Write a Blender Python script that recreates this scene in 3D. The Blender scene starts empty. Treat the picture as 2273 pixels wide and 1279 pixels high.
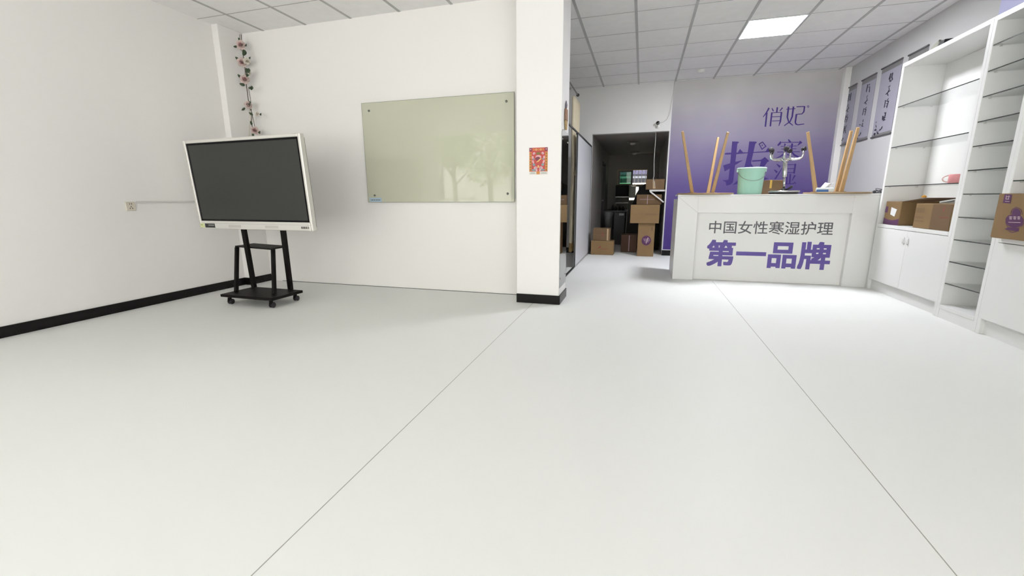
import bpy, bmesh, math, random
from mathutils import Vector, Matrix

# ---------------------------------------------------------------- camera, world, light
scene = bpy.context.scene
COL = scene.collection
CAM_H = 1.06
FPX = 960.2067
CR = Vector((0.9589866331303806, 0.28340804917987855, -0.004951276331633033))
CD = Vector((0.053294087020079164, -0.19743600647310383, -0.9788660601107019))
CF = Vector((-0.2783960807302302, 0.9384555935194845, -0.20444246434153324))
cam_data = bpy.data.cameras.new('camera')
cam_data.sensor_width = 36.0
cam_data.lens = 36.0 * FPX / 2273.0
cam_data.clip_start = 0.02
cam = bpy.data.objects.new('camera', cam_data)
COL.objects.link(cam)
cam.matrix_world = Matrix(((CR.x, -CD.x, -CF.x, 0), (CR.y, -CD.y, -CF.y, 0), (CR.z, -CD.z, -CF.z, CAM_H), (0, 0, 0, 1)))
scene.camera = cam

world = bpy.data.worlds.new('world')
scene.world = world
world.use_nodes = True
bg = world.node_tree.nodes['Background']
bg.inputs[0].default_value = (0.955, 0.98, 1.0, 1)
bg.inputs[1].default_value = 5.0

sun_data = bpy.data.lights.new('sun', 'SUN')
sun_data.energy = 24.0
sun_data.angle = 0.02
sun_data.color = (1.0, 0.965, 0.92)
sun = bpy.data.objects.new('sun', sun_data)
COL.objects.link(sun)
sun.rotation_euler = Vector((-0.20, -0.50, -0.84)).to_track_quat('-Z', 'Y').to_euler()

view = scene.view_settings
view.view_transform = 'Standard'
view.look = 'None'
view.gamma = 1.0
view.use_curve_mapping = False
view.exposure = -0.25

# ---------------------------------------------------------------- main distances (metres)
XL, XR = -4.77, 2.962          # left and right walls
YFRONT = -0.95                 # open shop front behind the camera
YB, YB2 = 4.524, 4.60          # wall carrying the glass board
YFAR = 8.42                    # far wall
ZC = 2.99                      # ceiling
PX0, PX1, PY0, PY1 = -1.196, -0.757, 4.202, 4.60   # pillar
XP = -0.945                    # glass / panel partition line
AX1 = 0.386                    # right side of the store room opening
AZ = 2.19                      # store room ceiling
YS = 12.6                      # store room end wall
XC = 2.574                     # cabinet fronts
YCF = 5.98                     # counter front
CT = 1.086                     # counter top


def at(px, py, axis, val):
    """the point of the plane axis=val seen at pixel (px, py) of the photograph"""
    d = CR * ((px - 1136.5) / FPX) + CD * ((py - 639.5) / FPX) + CF
    o = Vector((0, 0, CAM_H))
    t = (val - o[axis]) / d[axis]
    return o + d * t


# ---------------------------------------------------------------- materials
def lin(c):
    return tuple((v / 12.92 if v <= 0.04045 else ((v + 0.055) / 1.055) ** 2.4) for v in c)


MATS = {}


def mat(name, rgb, rough=0.5, metal=0.0, spec=0.5, noise=0.0, nscale=8.0, bump=0.0, bscale=60.0, coat=0.0, emit=None, strength=0.0, stretch=None, linear=True):
    if name in MATS:
        return MATS[name]
    m = bpy.data.materials.new(name)
    m.use_nodes = True
    nt = m.node_tree
    b = nt.nodes['Principled BSDF']
    c = rgb if linear else lin(rgb)
    b.inputs['Base Color'].default_value = (*c, 1)
    b.inputs['Roughness'].default_value = rough
    b.inputs['Metallic'].default_value = metal
    b.inputs['Specular IOR Level'].default_value = spec
    if coat:
        b.inputs['Coat Weight'].default_value = coat
        b.inputs['Coat Roughness'].default_value = 0.03
    if emit:
        b.inputs['Emission Color'].default_value = (*emit, 1)
        b.inputs['Emission Strength'].default_value = strength
    if noise or bump:
        tc = nt.nodes.new('ShaderNodeTexCoord')
        src = tc.outputs['Object']
        if stretch:
            mp = nt.nodes.new('ShaderNodeMapping')
            mp.inputs['Scale'].default_value = stretch
            nt.links.new(src, mp.inputs[0])
            src = mp.outputs[0]
    if noise:
        n = nt.nodes.new('ShaderNodeTexNoise')
        n.inputs['Scale'].default_value = nscale
        n.inputs['Detail'].default_value = 4
        nt.links.new(src, n.inputs['Vector'])
        mx = nt.nodes.new('ShaderNodeMix')
        mx.data_type = 'RGBA'
        mx.inputs['A'].default_value = (*[max(0, v * (1 - noise)) for v in c], 1)
        mx.inputs['B'].default_value = (*[min(1, v * (1 + noise)) for v in c], 1)
        nt.links.new(n.outputs['Fac'], mx.inputs['Factor'])
        nt.links.new(mx.outputs['Result'], b.inputs['Base Color'])
    if bump:
        n2 = nt.nodes.new('ShaderNodeTexNoise')
        n2.inputs['Scale'].default_value = bscale
        n2.inputs['Detail'].default_value = 3
        nt.links.new(src, n2.inputs['Vector'])
        bp = nt.nodes.new('ShaderNodeBump')
        bp.inputs['Strength'].default_value = bump
        bp.inputs['Distance'].default_value = 0.01
        nt.links.new(n2.outputs['Fac'], bp.inputs['Height'])
        nt.links.new(bp.outputs[0], b.inputs['Normal'])
    MATS[name] = m
    return m


def glass_mat(name, tint, refl=1.45, rough=0.0):
    if name in MATS:
        return MATS[name]
    m = bpy.data.materials.new(name)
    m.use_nodes = True
    nt = m.node_tree
    for n in list(nt.nodes):
        if n.type != 'OUTPUT_MATERIAL':
            nt.nodes.remove(n)
    out = [n for n in nt.nodes if n.type == 'OUTPUT_MATERIAL'][0]
    tr = nt.nodes.new('ShaderNodeBsdfTransparent')
    tr.inputs[0].default_value = (*tint, 1)
    gl = nt.nodes.new('ShaderNodeBsdfGlossy')
    gl.inputs['Roughness'].default_value = rough
    fr = nt.nodes.new('ShaderNodeFresnel')
    fr.inputs[0].default_value = refl
    mx = nt.nodes.new('ShaderNodeMixShader')
    # thin sheet: the same reflectance from both sides
    ge = nt.nodes.new('ShaderNodeNewGeometry')
    mr = nt.nodes.new('ShaderNodeMapRange')
    mr.inputs['To Min'].default_value = refl
    mr.inputs['To Max'].default_value = 1.0 / refl
    nt.links.new(ge.outputs['Backfacing'], mr.inputs['Value'])
    nt.links.new(mr.outputs[0], fr.inputs[0])
    nt.links.new(fr.outputs[0], mx.inputs[0])
    nt.links.new(tr.outputs[0], mx.inputs[1])
    nt.links.new(gl.outputs[0], mx.inputs[2])
    nt.links.new(mx.outputs[0], out.inputs[0])
    MATS[name] = m
    return m


def gradient_mat(name, stops, z0, z1, rough=0.5):
    """a printed vertical colour gradient, by object-space height"""
    m = bpy.data.materials.new(name)
    m.use_nodes = True
    nt = m.node_tree
    b = nt.nodes['Principled BSDF']
    b.inputs['Roughness'].default_value = rough
    b.inputs['Specular IOR Level'].default_value = 0.2
    tc = nt.nodes.new('ShaderNodeTexCoord')
    sp = nt.nodes.new('ShaderNodeSeparateXYZ')
    nt.links.new(tc.outputs['Object'], sp.inputs[0])
    nz = nt.nodes.new('ShaderNodeTexNoise')
    nz.inputs['Scale'].default_value = 1.3
    nt.links.new(tc.outputs['Object'], nz.inputs['Vector'])
    ma = nt.nodes.new('ShaderNodeMath')
    ma.operation = 'MULTIPLY_ADD'
    ma.inputs[1].default_value = 0.35
    nt.links.new(nz.outputs['Fac'], ma.inputs[0])
    nt.links.new(sp.outputs['Z'], ma.inputs[2])
    mr = nt.nodes.new('ShaderNodeMapRange')
    mr.inputs['From Min'].default_value = z0 + 0.17
    mr.inputs['From Max'].default_value = z1 + 0.17
    nt.links.new(ma.outputs[0], mr.inputs['Value'])
    cr = nt.nodes.new('ShaderNodeValToRGB')
    el = cr.color_ramp.elements
    el[0].position, el[0].color = stops[0][0], (*stops[0][1], 1)
    el[1].position, el[1].color = stops[-1][0], (*stops[-1][1], 1)
    for p, c in stops[1:-1]:
        e = el.new(p)
        e.color = (*c, 1)
    nt.links.new(mr.outputs[0], cr.inputs[0])
    nt.links.new(cr.outputs[0], b.inputs['Base Color'])
    return m


wall_paint = mat('wall_paint', (0.855, 0.838, 0.812), 0.7, noise=0.012, nscale=1.2, bump=0.05, bscale=120)
far_paint = mat('store_room_shaded_paint', (0.30, 0.28, 0.26), 0.8, noise=0.08, nscale=1.5)  # dark base colour carries the dimness of the store room
white_gloss = mat('white_laminate', (0.835, 0.835, 0.825), 0.28, noise=0.01, nscale=1.0)
white_sign = mat('white_sign_board', (0.84, 0.84, 0.82), 0.4)
black_tile = mat('black_glazed_tile', (0.008, 0.007, 0.007), 0.25, spec=0.2, noise=0.3, nscale=12)
black_metal = mat('black_powder_coated_steel', (0.007, 0.0055, 0.005), 0.5, spec=0.12, noise=0.2, nscale=30)
black_plastic = mat('black_plastic', (0.012, 0.012, 0.013), 0.4)
rubber = mat('dark_rubber', (0.02, 0.016, 0.02), 0.6, noise=0.2, nscale=40)
chrome = mat('chrome', (0.72, 0.72, 0.72), 0.16, metal=1.0, noise=0.03, nscale=20)
steel = mat('brushed_steel', (0.40, 0.40, 0.39), 0.4, metal=1.0)
silver = mat('silver_frame', (0.70, 0.68, 0.64), 0.32, metal=0.35, noise=0.02, nscale=4)
wood = mat('pale_beech_wood', (0.47, 0.305, 0.145), 0.45, noise=0.2, nscale=14, stretch=(6, 6, 0.6))
card_brown = mat('cardboard', (0.215, 0.132, 0.056), 0.8, noise=0.09, nscale=6)
card_dark = mat('dark_cardboard', (0.145, 0.085, 0.040), 0.8, noise=0.12, nscale=5)
card_edge = mat('cardboard_seam', (0.20, 0.115, 0.055), 0.85)
purple_print = mat('purple_print', (0.085, 0.024, 0.085), 0.7)
purple_text = mat('violet_lettering', (0.098, 0.062, 0.285), 0.5)
grey_text = mat('grey_lettering', (0.085, 0.085, 0.095), 0.5)
mural_ink = mat('violet_mural_ink', (0.050, 0.029, 0.165), 0.5, spec=0.2)
print_brown = mat('brown_print', (0.16, 0.10, 0.05), 0.8)
print_pale = mat('pale_print', (0.50, 0.38, 0.42), 0.8)
print_red = mat('red_print', (0.25, 0.05, 0.04), 0.8)
ink = mat('calligraphy_ink', (0.02, 0.02, 0.035), 0.6)
paper_white = mat('white_paper', (0.82, 0.83, 0.84), 0.7)
mirror = mat('mirror_silver', (0.86, 0.88, 0.87), 0.01, metal=1.0)
glass = glass_mat('clear_glass', (0.93, 0.96, 0.94))
shelf_glass = glass_mat('shelf_glass', (0.98, 0.988, 0.982))
glass_edge = mat('dark_glass_edge', (0.035, 0.042, 0.038), 0.2)
clear_clip = mat('clear_plastic_clip', (0.62, 0.62, 0.60), 0.3)


# ---------------------------------------------------------------- mesh builder
class MB:
    def __init__(self):
        self.bm = bmesh.new()
        self.mi = 0

    def face(self, vs):
        try:
            f = self.bm.faces.new(vs)
            f.material_index = self.mi
            return f
        except ValueError:
            return None

    def box(self, a, b):
        a, b = Vector(a), Vector(b)
        lo = Vector((min(a.x, b.x), min(a.y, b.y), min(a.z, b.z)))
        hi = Vector((max(a.x, b.x), max(a.y, b.y), max(a.z, b.z)))
        return self.hexa([(x, y, z) for z in (lo.z, hi.z) for x, y in ((lo.x, lo.y), (hi.x, lo.y), (hi.x, hi.y), (lo.x, hi.y))])

    def hexa(self, p):
        v = [self.bm.verts.new(q) for q in p]
        for q in ((3, 2, 1, 0), (4, 5, 6, 7), (0, 1, 5, 4), (1, 2, 6, 5), (2, 3, 7, 6), (3, 0, 4, 7)):
            self.face([v[i] for i in q])
        return v

    def obox(self, c, u, v, w):
        """box with centre c and half-extent vectors u, v, w"""
        c, u, v, w = Vector(c), Vector(u), Vector(v), Vector(w)
        return self.hexa([c + i * u + j * v + k * w for k in (-1, 1) for i, j in ((-1, -1), (1, -1), (1, 1), (-1, 1))])

    def bar(self, p, q, a, b, up=(0, 0, 1), a2=None, b2=None):
        """rectangular bar from p to q, half-widths a (sideways) and b"""
        p, q = Vector(p), Vector(q)
        d = (q - p).normalized()
        s = d.cross(Vector(up))
        if s.length < 1e-4:
            s = d.cross(Vector((0, 1, 0)))
        s.normalize()
        t = s.cross(d).normalized()
        a2 = a if a2 is None else a2
        b2 = b if b2 is None else b2
        self.hexa([p - s * a - t * b, p + s * a - t * b, p + s * a + t * b, p - s * a + t * b,
                   q - s * a2 - t * b2, q + s * a2 - t * b2, q + s * a2 + t * b2, q - s * a2 + t * b2])

    def tube(self, pts, rad, n=10, caps=True):
        pts = [Vector(p) for p in pts]
        rads = rad if isinstance(rad, (list, tuple)) else [rad] * len(pts)
        rings = []
        ref = None
        for i, p in enumerate(pts):
            d = (pts[min(i + 1, len(pts) - 1)] - pts[max(i - 1, 0)]).normalized()
            if ref is None:
                ref = d.orthogonal().normalized()
            ref = (ref - d * ref.dot(d))
            if ref.length < 1e-5:
                ref = d.orthogonal()
            ref.normalize()
            o = d.cross(ref)
            rings.append([self.bm.verts.new(p + (ref * math.cos(2 * math.pi * k / n) + o * math.sin(2 * math.pi * k / n)) * rads[i]) for k in range(n)])
        for r0, r1 in zip(rings, rings[1:]):
            for k in range(n):
                f = self.face([r0[k], r0[(k + 1) % n], r1[(k + 1) % n], r1[k]])
                if f:
                    f.smooth = True
        if caps:
            self.face(list(reversed(rings[0])))
            self.face(rings[-1])

    def lathe(self, c, prof, n=40, axis=(0, 0, 1), smooth=True):
        """prof: (radius, height) pairs along axis from c"""
        c, ax = Vector(c), Vector(axis).normalized()
        u = ax.orthogonal().normalized()
        w = ax.cross(u)
        rings = []
        for r, h in prof:
            if r < 1e-5:
                rings.append([self.bm.verts.new(c + ax * h)])
            else:
                rings.append([self.bm.verts.new(c + ax * h + (u * math.cos(2 * math.pi * k / n) + w * math.sin(2 * math.pi * k / n)) * r) for k in range(n)])
        for r0, r1 in zip(rings, rings[1:]):
            for k in range(n):
                k2 = (k + 1) % n
                if len(r0) == 1 and len(r1) == 1:
                    continue
                if len(r0) == 1:
                    f = self.face([r0[0], r1[k2], r1[k]])
                elif len(r1) == 1:
                    f = self.face([r0[k], r0[k2], r1[0]])
                else:
                    f = self.face([r0[k], r0[k2], r1[k2], r1[k]])
                if f:
                    f.smooth = smooth

    def ball(self, c, r, n=12, squash=(1, 1, 1)):
        c = Vector(c)
        m = n // 2
        rings = []
        for i in range(m + 1):
            th = math.pi * i / m
            if i in (0, m):
                rings.append([self.bm.verts.new(c + Vector((0, 0, r * math.cos(th) * squash[2])))])
            else:
                rings.append([self.bm.verts.new(c + Vector((r * math.sin(th) * math.cos(2 * math.pi * k / n) * squash[0], r * math.sin(th) * math.sin(2 * math.pi * k / n) * squash[1], r * math.cos(th) * squash[2]))) for k in range(n)])
        for r0, r1 in zip(rings, rings[1:]):
            for k in range(n):
                k2 = (k + 1) % n
                if len(r0) == 1:
                    f = self.face([r0[0], r1[k], r1[k2]])
                elif len(r1) == 1:
                    f = self.face([r0[k], r1[0], r0[k2]])
                else:
                    f = self.face([r0[k], r1[k], r1[k2], r0[k2]])
                if f:
                    f.smooth = True

    def poly(self, pts):
        self.face([self.bm.verts.new(p) for p in pts])

    def prism(self, pts, off):
        off = Vector(off)
        a = [self.bm.verts.new(p) for p in pts]
        b = [self.bm.verts.new(Vector(p) + off) for p in pts]
        self.face(a)
        self.face(list(reversed(b)))
        n = len(a)
        for i in range(n):
            self.face([a[i], b[i], b[(i + 1) % n], a[(i + 1) % n]])

    def sheet(self, grid, smooth=True):
        vs = [[self.bm.verts.new(p) for p in row] for row in grid]
        for r0, r1 in zip(vs, vs[1:]):
            for k in range(len(r0) - 1):
                f = self.face([r0[k], r0[k + 1], r1[k + 1], r1[k]])
                if f:
                    f.smooth = smooth

    def stroke(self, pts, widths):
        """flat brush stroke: pts are already-mapped functions of (x, y); see strokes()"""
        for (p0, w0), (p1, w1) in zip(zip(pts, widths), zip(pts[1:], widths[1:])):
            pass

    def build(self, name, mats, parent=None, bevel=0.0, segs=2, solid=0.0, recalc=True, subsurf=0):
        if recalc:
            bmesh.ops.recalc_face_normals(self.bm, faces=self.bm.faces)
        if parent is not None:
            loc = parent.location
            p = parent.parent
            off = Vector(loc)
            while p is not None:
                off = off + p.location
                p = p.parent
            bmesh.ops.translate(self.bm, verts=self.bm.verts, vec=-off)
        me = bpy.data.meshes.new(name)
        self.bm.to_mesh(me)
        self.bm.free()
        for m in (mats if isinstance(mats, (list, tuple)) else [mats]):
            me.materials.append(m)
        o = bpy.data.objects.new(name, me)
        COL.objects.link(o)
        if parent is not None:
            o.parent = parent
        if solid:
            md = o.modifiers.new('solid', 'SOLIDIFY')
            md.thickness = solid
        if subsurf:
            md = o.modifiers.new('subsurf', 'SUBSURF')
            md.levels = subsurf
            md.render_levels = subsurf
        if bevel:
            md = o.modifiers.new('bevel', 'BEVEL')
            md.width = bevel
            md.segments = segs
            md.limit_method = 'ANGLE'
            md.angle_limit = math.radians(40)
        return o


def tag(o, label=None, cat=None, group=None, kind=None):
    if label:
        o['label'] = label
    if cat:
        o['category'] = cat
    if group:
        o['group'] = group
    if kind:
        o['kind'] = kind
    return o


def thing(name, label, cat, loc, group=None):
    o = bpy.data.objects.new(name, None)
    o.location = loc
    o.empty_display_size = 0.05
    COL.objects.link(o)
    return tag(o, label, cat, group)


def struct(name, mb, m, **k):
    o = mb.build(name, m, **k)
    o['kind'] = 'structure'
    return o


def copy_tree(o, delta, parent=None):
    c = o.copy()
    COL.objects.link(c)
    if parent is None:
        c.location = Vector(o.location) + Vector(delta)
    else:
        c.parent = parent
    for ch in list(o.children):
        copy_tree(ch, delta, c)
    return c


def strokes(mb, lst, fmap, step=0.0):
    """lst of (points, widths) in 2D picture units, fmap maps a 2D point onto its surface"""
    for n_s, (pts, ws) in enumerate(lst):
        P = [Vector((p[0], p[1])) for p in pts]
        if not isinstance(ws, (list, tuple)):
            ws = [ws] * len(P)
        L, R = [], []
        for i, p in enumerate(P):
            d0 = (P[i] - P[i - 1]).normalized() if i else (P[1] - P[0]).normalized()
            d1 = (P[i + 1] - P[i]).normalized() if i < len(P) - 1 else d0
            d = (d0 + d1)
            if d.length < 1e-3:
                d = d0
            d.normalize()
            k = max(0.55, d.dot(d0))
            nrm = Vector((-d.y, d.x)) * (ws[i] / 2 / k)
            L.append(p + nrm)
            R.append(p - nrm)
        e = step * n_s
        for i in range(len(P) - 1):
            mb.poly([fmap(q, e) for q in (L[i], L[i + 1], R[i + 1], R[i])])


def px_plane(axis, val, off, ox=0.0, oy=0.0, sc=1.0):
    """maps zoomed picture coordinates to the plane axis=val (stacked by tiny steps)"""
    def fm(q, e=0.0):
        return at(ox + q[0] / sc, oy + q[1] / sc, axis, val + off + math.copysign(e, off))
    return fm


GLYPHS = {}


def glyph_mesh(text, bold=0.0):
    key = (text, bold)
    if key not in GLYPHS:
        cu = bpy.data.curves.new('lettering', 'FONT')
        cu.body = text
        cu.size = 1.0
        cu.offset = bold
        cu.resolution_u = 4
        ob = bpy.data.objects.new('lettering', cu)
        COL.objects.link(ob)
        dg = bpy.context.evaluated_depsgraph_get()
        dg.update()
        me = bpy.data.meshes.new_from_object(ob.evaluated_get(dg))
        vs = [Vector((v.co.x, v.co.y)) for v in me.vertices]
        fs = [tuple(p.vertices) for p in me.polygons]
        bpy.data.objects.remove(ob)
        bpy.data.curves.remove(cu)
        bpy.data.meshes.remove(me)
        x0, x1 = min(v.x for v in vs), max(v.x for v in vs)
        y0, y1 = min(v.y for v in vs), max(v.y for v in vs)
        GLYPHS[key] = ([((v.x - x0) / (x1 - x0), (v.y - y0) / (y1 - y0)) for v in vs], fs)
    return GLYPHS[key]


def add_text(mb, text, origin, u, v, bold=0.0):
    """lettering filling the parallelogram origin, u (width), v (height); bold: extra stroke weight in metres"""
    vs, fs = glyph_mesh(text)
    origin, u, v = Vector(origin), Vector(u), Vector(v)
    un, vn = u.normalized(), v.normalized()
    out = vn.cross(un)
    offs = [(0, 0)]
    if bold:
        origin, u, v = origin + un * bold + vn * bold, u - un * 2 * bold, v - vn * 2 * bold
        offs += [(math.cos(k * math.pi / 4) * r, math.sin(k * math.pi / 4) * r) for r in (bold,) for k in range(8)]
        offs += [(sx_ * bold, sy_ * bold) for sx_ in (-1, 1) for sy_ in (-1, 1)]
    for n_, (du, dv) in enumerate(offs):
        o_ = origin + un * du + vn * dv + out * (.00003 * n_)
        bv = [mb.bm.verts.new(o_ + u * a + v * b) for a, b in vs]
        for f in fs:
            mb.face([bv[i] for i in f])


# ================================================================ SETTING
# floor with two welded seams
m_floor = mat('pale_vinyl_floor', (0.845, 0.85, 0.83), 0.5, spec=0.22, noise=0.018, nscale=0.9, bump=0.015, bscale=3)
mb = MB()
mb.box((XL - .2, YFRONT, -0.1), (XR + .2, YS + .2, 0.0))
mb.mi = 1
for x in (-1.02, 0.915):
    mb.box((x - .0017, YFRONT, 0.0), (x + .0017, YFAR - 2.45 if x > 0 else 4.20, 0.0006))
m_seam = mat('floor_seam', (0.36, 0.36, 0.33), 0.6)
struct('floor', mb, [m_floor, m_seam])


# ceiling of lay-in tiles
def ceiling_mat():
    m = mat('mineral_ceiling_tile', (0.91, 0.905, 0.885), 0.8, noise=0.05, nscale=9, bump=0.25, bscale=90)
    return m


mb = MB()
mb.box((XL - .2, YFRONT - .2, ZC), (XR + .2, YFAR + .2, ZC + 0.15))
mb.mi = 1
TX, TY = 0.5992, 0.6114
gx = [-0.170 + TX * k for k in range(-8, 6)]
gy = [4.041 + TY * k for k in range(-8, 8)]
for x in gx:
    if XL < x < XR:
        mb.box((x - .0145, YFRONT, ZC - .004), (x + .0145, YFAR, ZC + .01))
mb.mi = 2
for y in gy:
    if YFRONT < y < YFAR:
        mb.box((XL, y - .004, ZC - .002), (XR, y + .004, ZC + .01))
struct('ceiling', mb, [ceiling_mat(), mat('ceiling_tee_bar', (0.46, 0.46, 0.445), 0.5, noise=0.15, nscale=5), mat('ceiling_cross_tee', (0.40, 0.40, 0.385), 0.6)])

# walls
mb = MB()
mb.box((XL - .2, YFRONT, 0), (XL, YFAR + .2, ZC))
struct('wall_left', mb, wall_paint)
mb = MB()
mb.box((XL, 4.20, 0), (-4.683, YB, ZC))
struct('trim_1', mb, wall_paint, bevel=.004)
mb = MB()
mb.box((XL, YB, 0), (PX0 + .02, YB2, ZC))
mb.mi = 1
mb.box((-4.5, YB - .004, 0), (PX0, YB, .006))
struct('wall_back', mb, [wall_paint, mat('dark_gap', (0.12, 0.12, 0.12), 0.8)])
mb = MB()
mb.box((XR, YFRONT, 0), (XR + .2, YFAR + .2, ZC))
struct('wall_right', mb, mat('greyer_right_wall', (0.54, 0.535, 0.53), 0.7, noise=0.012, nscale=1.2))  # greyer base colour than the left and back walls
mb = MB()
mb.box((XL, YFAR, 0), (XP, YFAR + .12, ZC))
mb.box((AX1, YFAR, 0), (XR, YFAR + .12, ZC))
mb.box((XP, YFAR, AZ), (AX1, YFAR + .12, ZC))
struct('wall_far', mb, mat('far_wall_shaded_paint', (0.74, 0.735, 0.72), 0.7, noise=0.012, nscale=1.2))  # wall paint darkened: the weaker light back here is put into the colour
# pillar
mb = MB()
mb.box((PX0, PY0, 0), (PX1, PY1, ZC))
struct('pillar', mb, mat('pillar_paint', (0.86, 0.85, 0.835), 0.6, noise=0.01, nscale=2), bevel=.006)


def baseboard(name, segs, h=.09, t=.013):
    """each seg: (p, q, normal) on the floor; tiles with thin joints"""
    mb = MB()
    for p, q, n in segs:
        p, q, n = Vector(p), Vector(q), Vector(n)
        ln = (q - p).length
        d = (q - p).normalized()
        k = max(1, round(ln / .8))
        for i in range(k):
            a = p + d * (ln * i / k + .0012)
            b = p + d * (ln * (i + 1) / k - .0012)
            mb.hexa([a, b, b + n * t, a + n * t] + [v + Vector((0, 0, h)) for v in (a, b, b + n * t, a + n * t)])
    return struct(name, mb, black_tile, bevel=.0015, segs=1)


baseboard('baseboard_left', [((XL, .44, 0), (XL, 4.20, 0), (1, 0, 0)), ((XL + .014, 4.20, 0), (-4.67, 4.20, 0), (0, -1, 0)), ((-4.683, 4.20, 0), (-4.683, YB - .005, 0), (1, 0, 0))])
baseboard('baseboard_pillar', [((PX0 - .0, PY0, 0), (PX1 + .013, PY0, 0), (0, -1, 0)), ((PX1, PY0 + .001, 0), (PX1, PY1, 0), (1, 0, 0))], h=.092)
baseboard('baseboard_far', [((AX1 + .002, YFAR, 0), (2.9, YFAR, 0), (0, -1, 0)), ((XL, YFAR, 0), (XP - .002, YFAR, 0), (0, -1, 0))], h=.10)

# store room behind the opening
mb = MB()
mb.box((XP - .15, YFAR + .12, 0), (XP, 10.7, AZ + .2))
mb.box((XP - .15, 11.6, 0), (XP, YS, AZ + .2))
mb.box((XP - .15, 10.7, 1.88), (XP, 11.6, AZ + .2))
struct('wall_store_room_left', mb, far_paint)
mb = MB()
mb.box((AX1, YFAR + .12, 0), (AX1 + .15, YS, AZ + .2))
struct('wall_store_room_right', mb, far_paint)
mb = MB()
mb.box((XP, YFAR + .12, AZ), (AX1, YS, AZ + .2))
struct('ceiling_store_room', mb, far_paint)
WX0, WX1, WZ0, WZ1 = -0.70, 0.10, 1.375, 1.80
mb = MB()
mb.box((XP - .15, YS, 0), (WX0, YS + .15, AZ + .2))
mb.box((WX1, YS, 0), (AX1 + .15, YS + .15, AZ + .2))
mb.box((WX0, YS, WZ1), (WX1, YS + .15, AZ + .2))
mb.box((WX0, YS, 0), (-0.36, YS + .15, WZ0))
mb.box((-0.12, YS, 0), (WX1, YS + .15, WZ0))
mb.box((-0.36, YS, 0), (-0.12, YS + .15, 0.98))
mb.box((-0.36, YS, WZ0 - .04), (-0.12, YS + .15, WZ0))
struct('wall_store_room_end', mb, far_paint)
# dark door leaf in the store room's left wall
d = MB()
d.box((XP - .10, 10.70, 0), (XP - .06, 11.6, 1.88))
door = struct('door_2', d, mat('dark_brown_door', (0.012, 0.009, 0.008), 0.5))
d = MB()
d.box((XP - .055, 10.70, 0), (XP + .012, 10.74, 1.88))
d.box((XP - .055, 11.56, 0), (XP + .012, 11.60, 1.88))
d.box((XP - .055, 10.70, 1.84), (XP + .012, 11.60, 1.88))
d.build('door_frame', mat('dark_brown_frame', (0.03, 0.025, 0.022), 0.5), door)
d = MB()
d.tube([(XP - .06, 11.45, .98), (XP - .02, 11.45, .98), (XP - .02, 11.36, .98)], .009)
d.build('door_handle', steel, door)
# end window: frame, green sash, bars
w = MB()
fr = .025
yw = YS + .02
w.box((WX0, yw, WZ0), (WX0 + fr, yw + .06, WZ1))
w.box((WX1 - fr, yw, WZ0), (WX1, yw + .06, WZ1))
w.box((WX0 + fr, yw, WZ1 - fr), (WX1 - fr, yw + .06, WZ1))
w.box((WX0 + fr, yw, WZ0), (WX1 - fr, yw + .06, WZ0 + fr))
win = struct('window_1', w, mat('tan_window_frame', (0.42, 0.33, 0.20), 0.5))
w = MB()
w.box((WX0 + fr, yw + .01, WZ0 + fr), (WX0 + .075, yw + .04, WZ1 - fr))
w.box((-0.335, yw + .01, WZ0 + fr), (-0.285, yw + .04, WZ1 - fr))
w.box((WX0 + .075, yw + .01, WZ1 - .07), (-0.335, yw + .04, WZ1 - fr))
w.box((WX0 + .075, yw + .01, WZ0 + fr), (-0.335, yw + .04, WZ0 + .05))
w.build('sash', mat('dark_bronze_sash', (0.05, 0.045, 0.035), 0.4), win)
w = MB()
w.box((WX0 + .075, yw + .02, WZ0 + .05), (-0.335, yw + .026, WZ1 - .07))
w.build('green_pane', glass_mat('green_glass', (0.26, 0.50, 0.37)), win)
for k in range(4):
    w = MB()
    xk = -0.235 + k * .092
    w.tube([(xk, YS + .10, WZ0 + .002), (xk, YS + .10, WZ1 - .002)], .007)
    w.build('window_bar', mat('grey_bar', (0.45, 0.45, 0.5), 0.4), win)
w = MB()
w.box((-.355, YS + .05, .985), (-.125, YS + .056, WZ0 - .045))
struct('window_3', w, glass_mat('low_pane', (0.9, 0.9, 0.86)))

# partition: glass sliding panel and white sliding panel in dark frames
YP0, YP1, YP2 = 4.60, 6.60, YFAR - .012
ZP = 1.985
w = MB()
w.box((XP - .03, YP0, 0), (XP, YP1, .012))
w.box((XP - .016, YP0, ZP - .02), (XP, YP1, ZP))
w.box((XP - .013, YP1 - .016, .012), (XP, YP1, ZP - .02))
w.box((XP - .03, YP0, .012), (XP, YP0 + .03, ZP - .02))
dark_alu = mat('dark_aluminium', (0.05, 0.052, 0.05), 0.4, metal=0.3)
struct('trim_3', w, dark_alu)
w = MB()
w.box((XP - .028, YP1 + .04, .03), (XP - .002, YP2 - .02, ZP - .03))
dr = struct('door_1', w, mat('white_door_panel', (0.74, 0.75, 0.78), 0.3))
w = MB()
w.box((XP - .032, YP1 + .02, ZP - .03), (XP + .002, YP2, ZP))
w.box((XP - .032, YP2 - .02, .0), (XP + .002, YP2, ZP - .03))
w.build('door_frame', dark_alu, dr)
w = MB()
w.box((XP - .016, YP1 + .002, .0), (XP + .002, YP1 + .04, ZP - .03))
w.box((XP - .032, YP1 + .04, .0), (XP + .002, YP2 - .02, .03))
w.build('sill', mat('grey_aluminium', (0.45, 0.45, 0.45), 0.4, metal=.3), dr)

# far-right corner pipe chase
mb = MB()
mb.box((2.88, YFAR - .10, 0), (XR, YFAR, ZC))
struct('trim_2', mb, wall_paint, bevel=.003)

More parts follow.
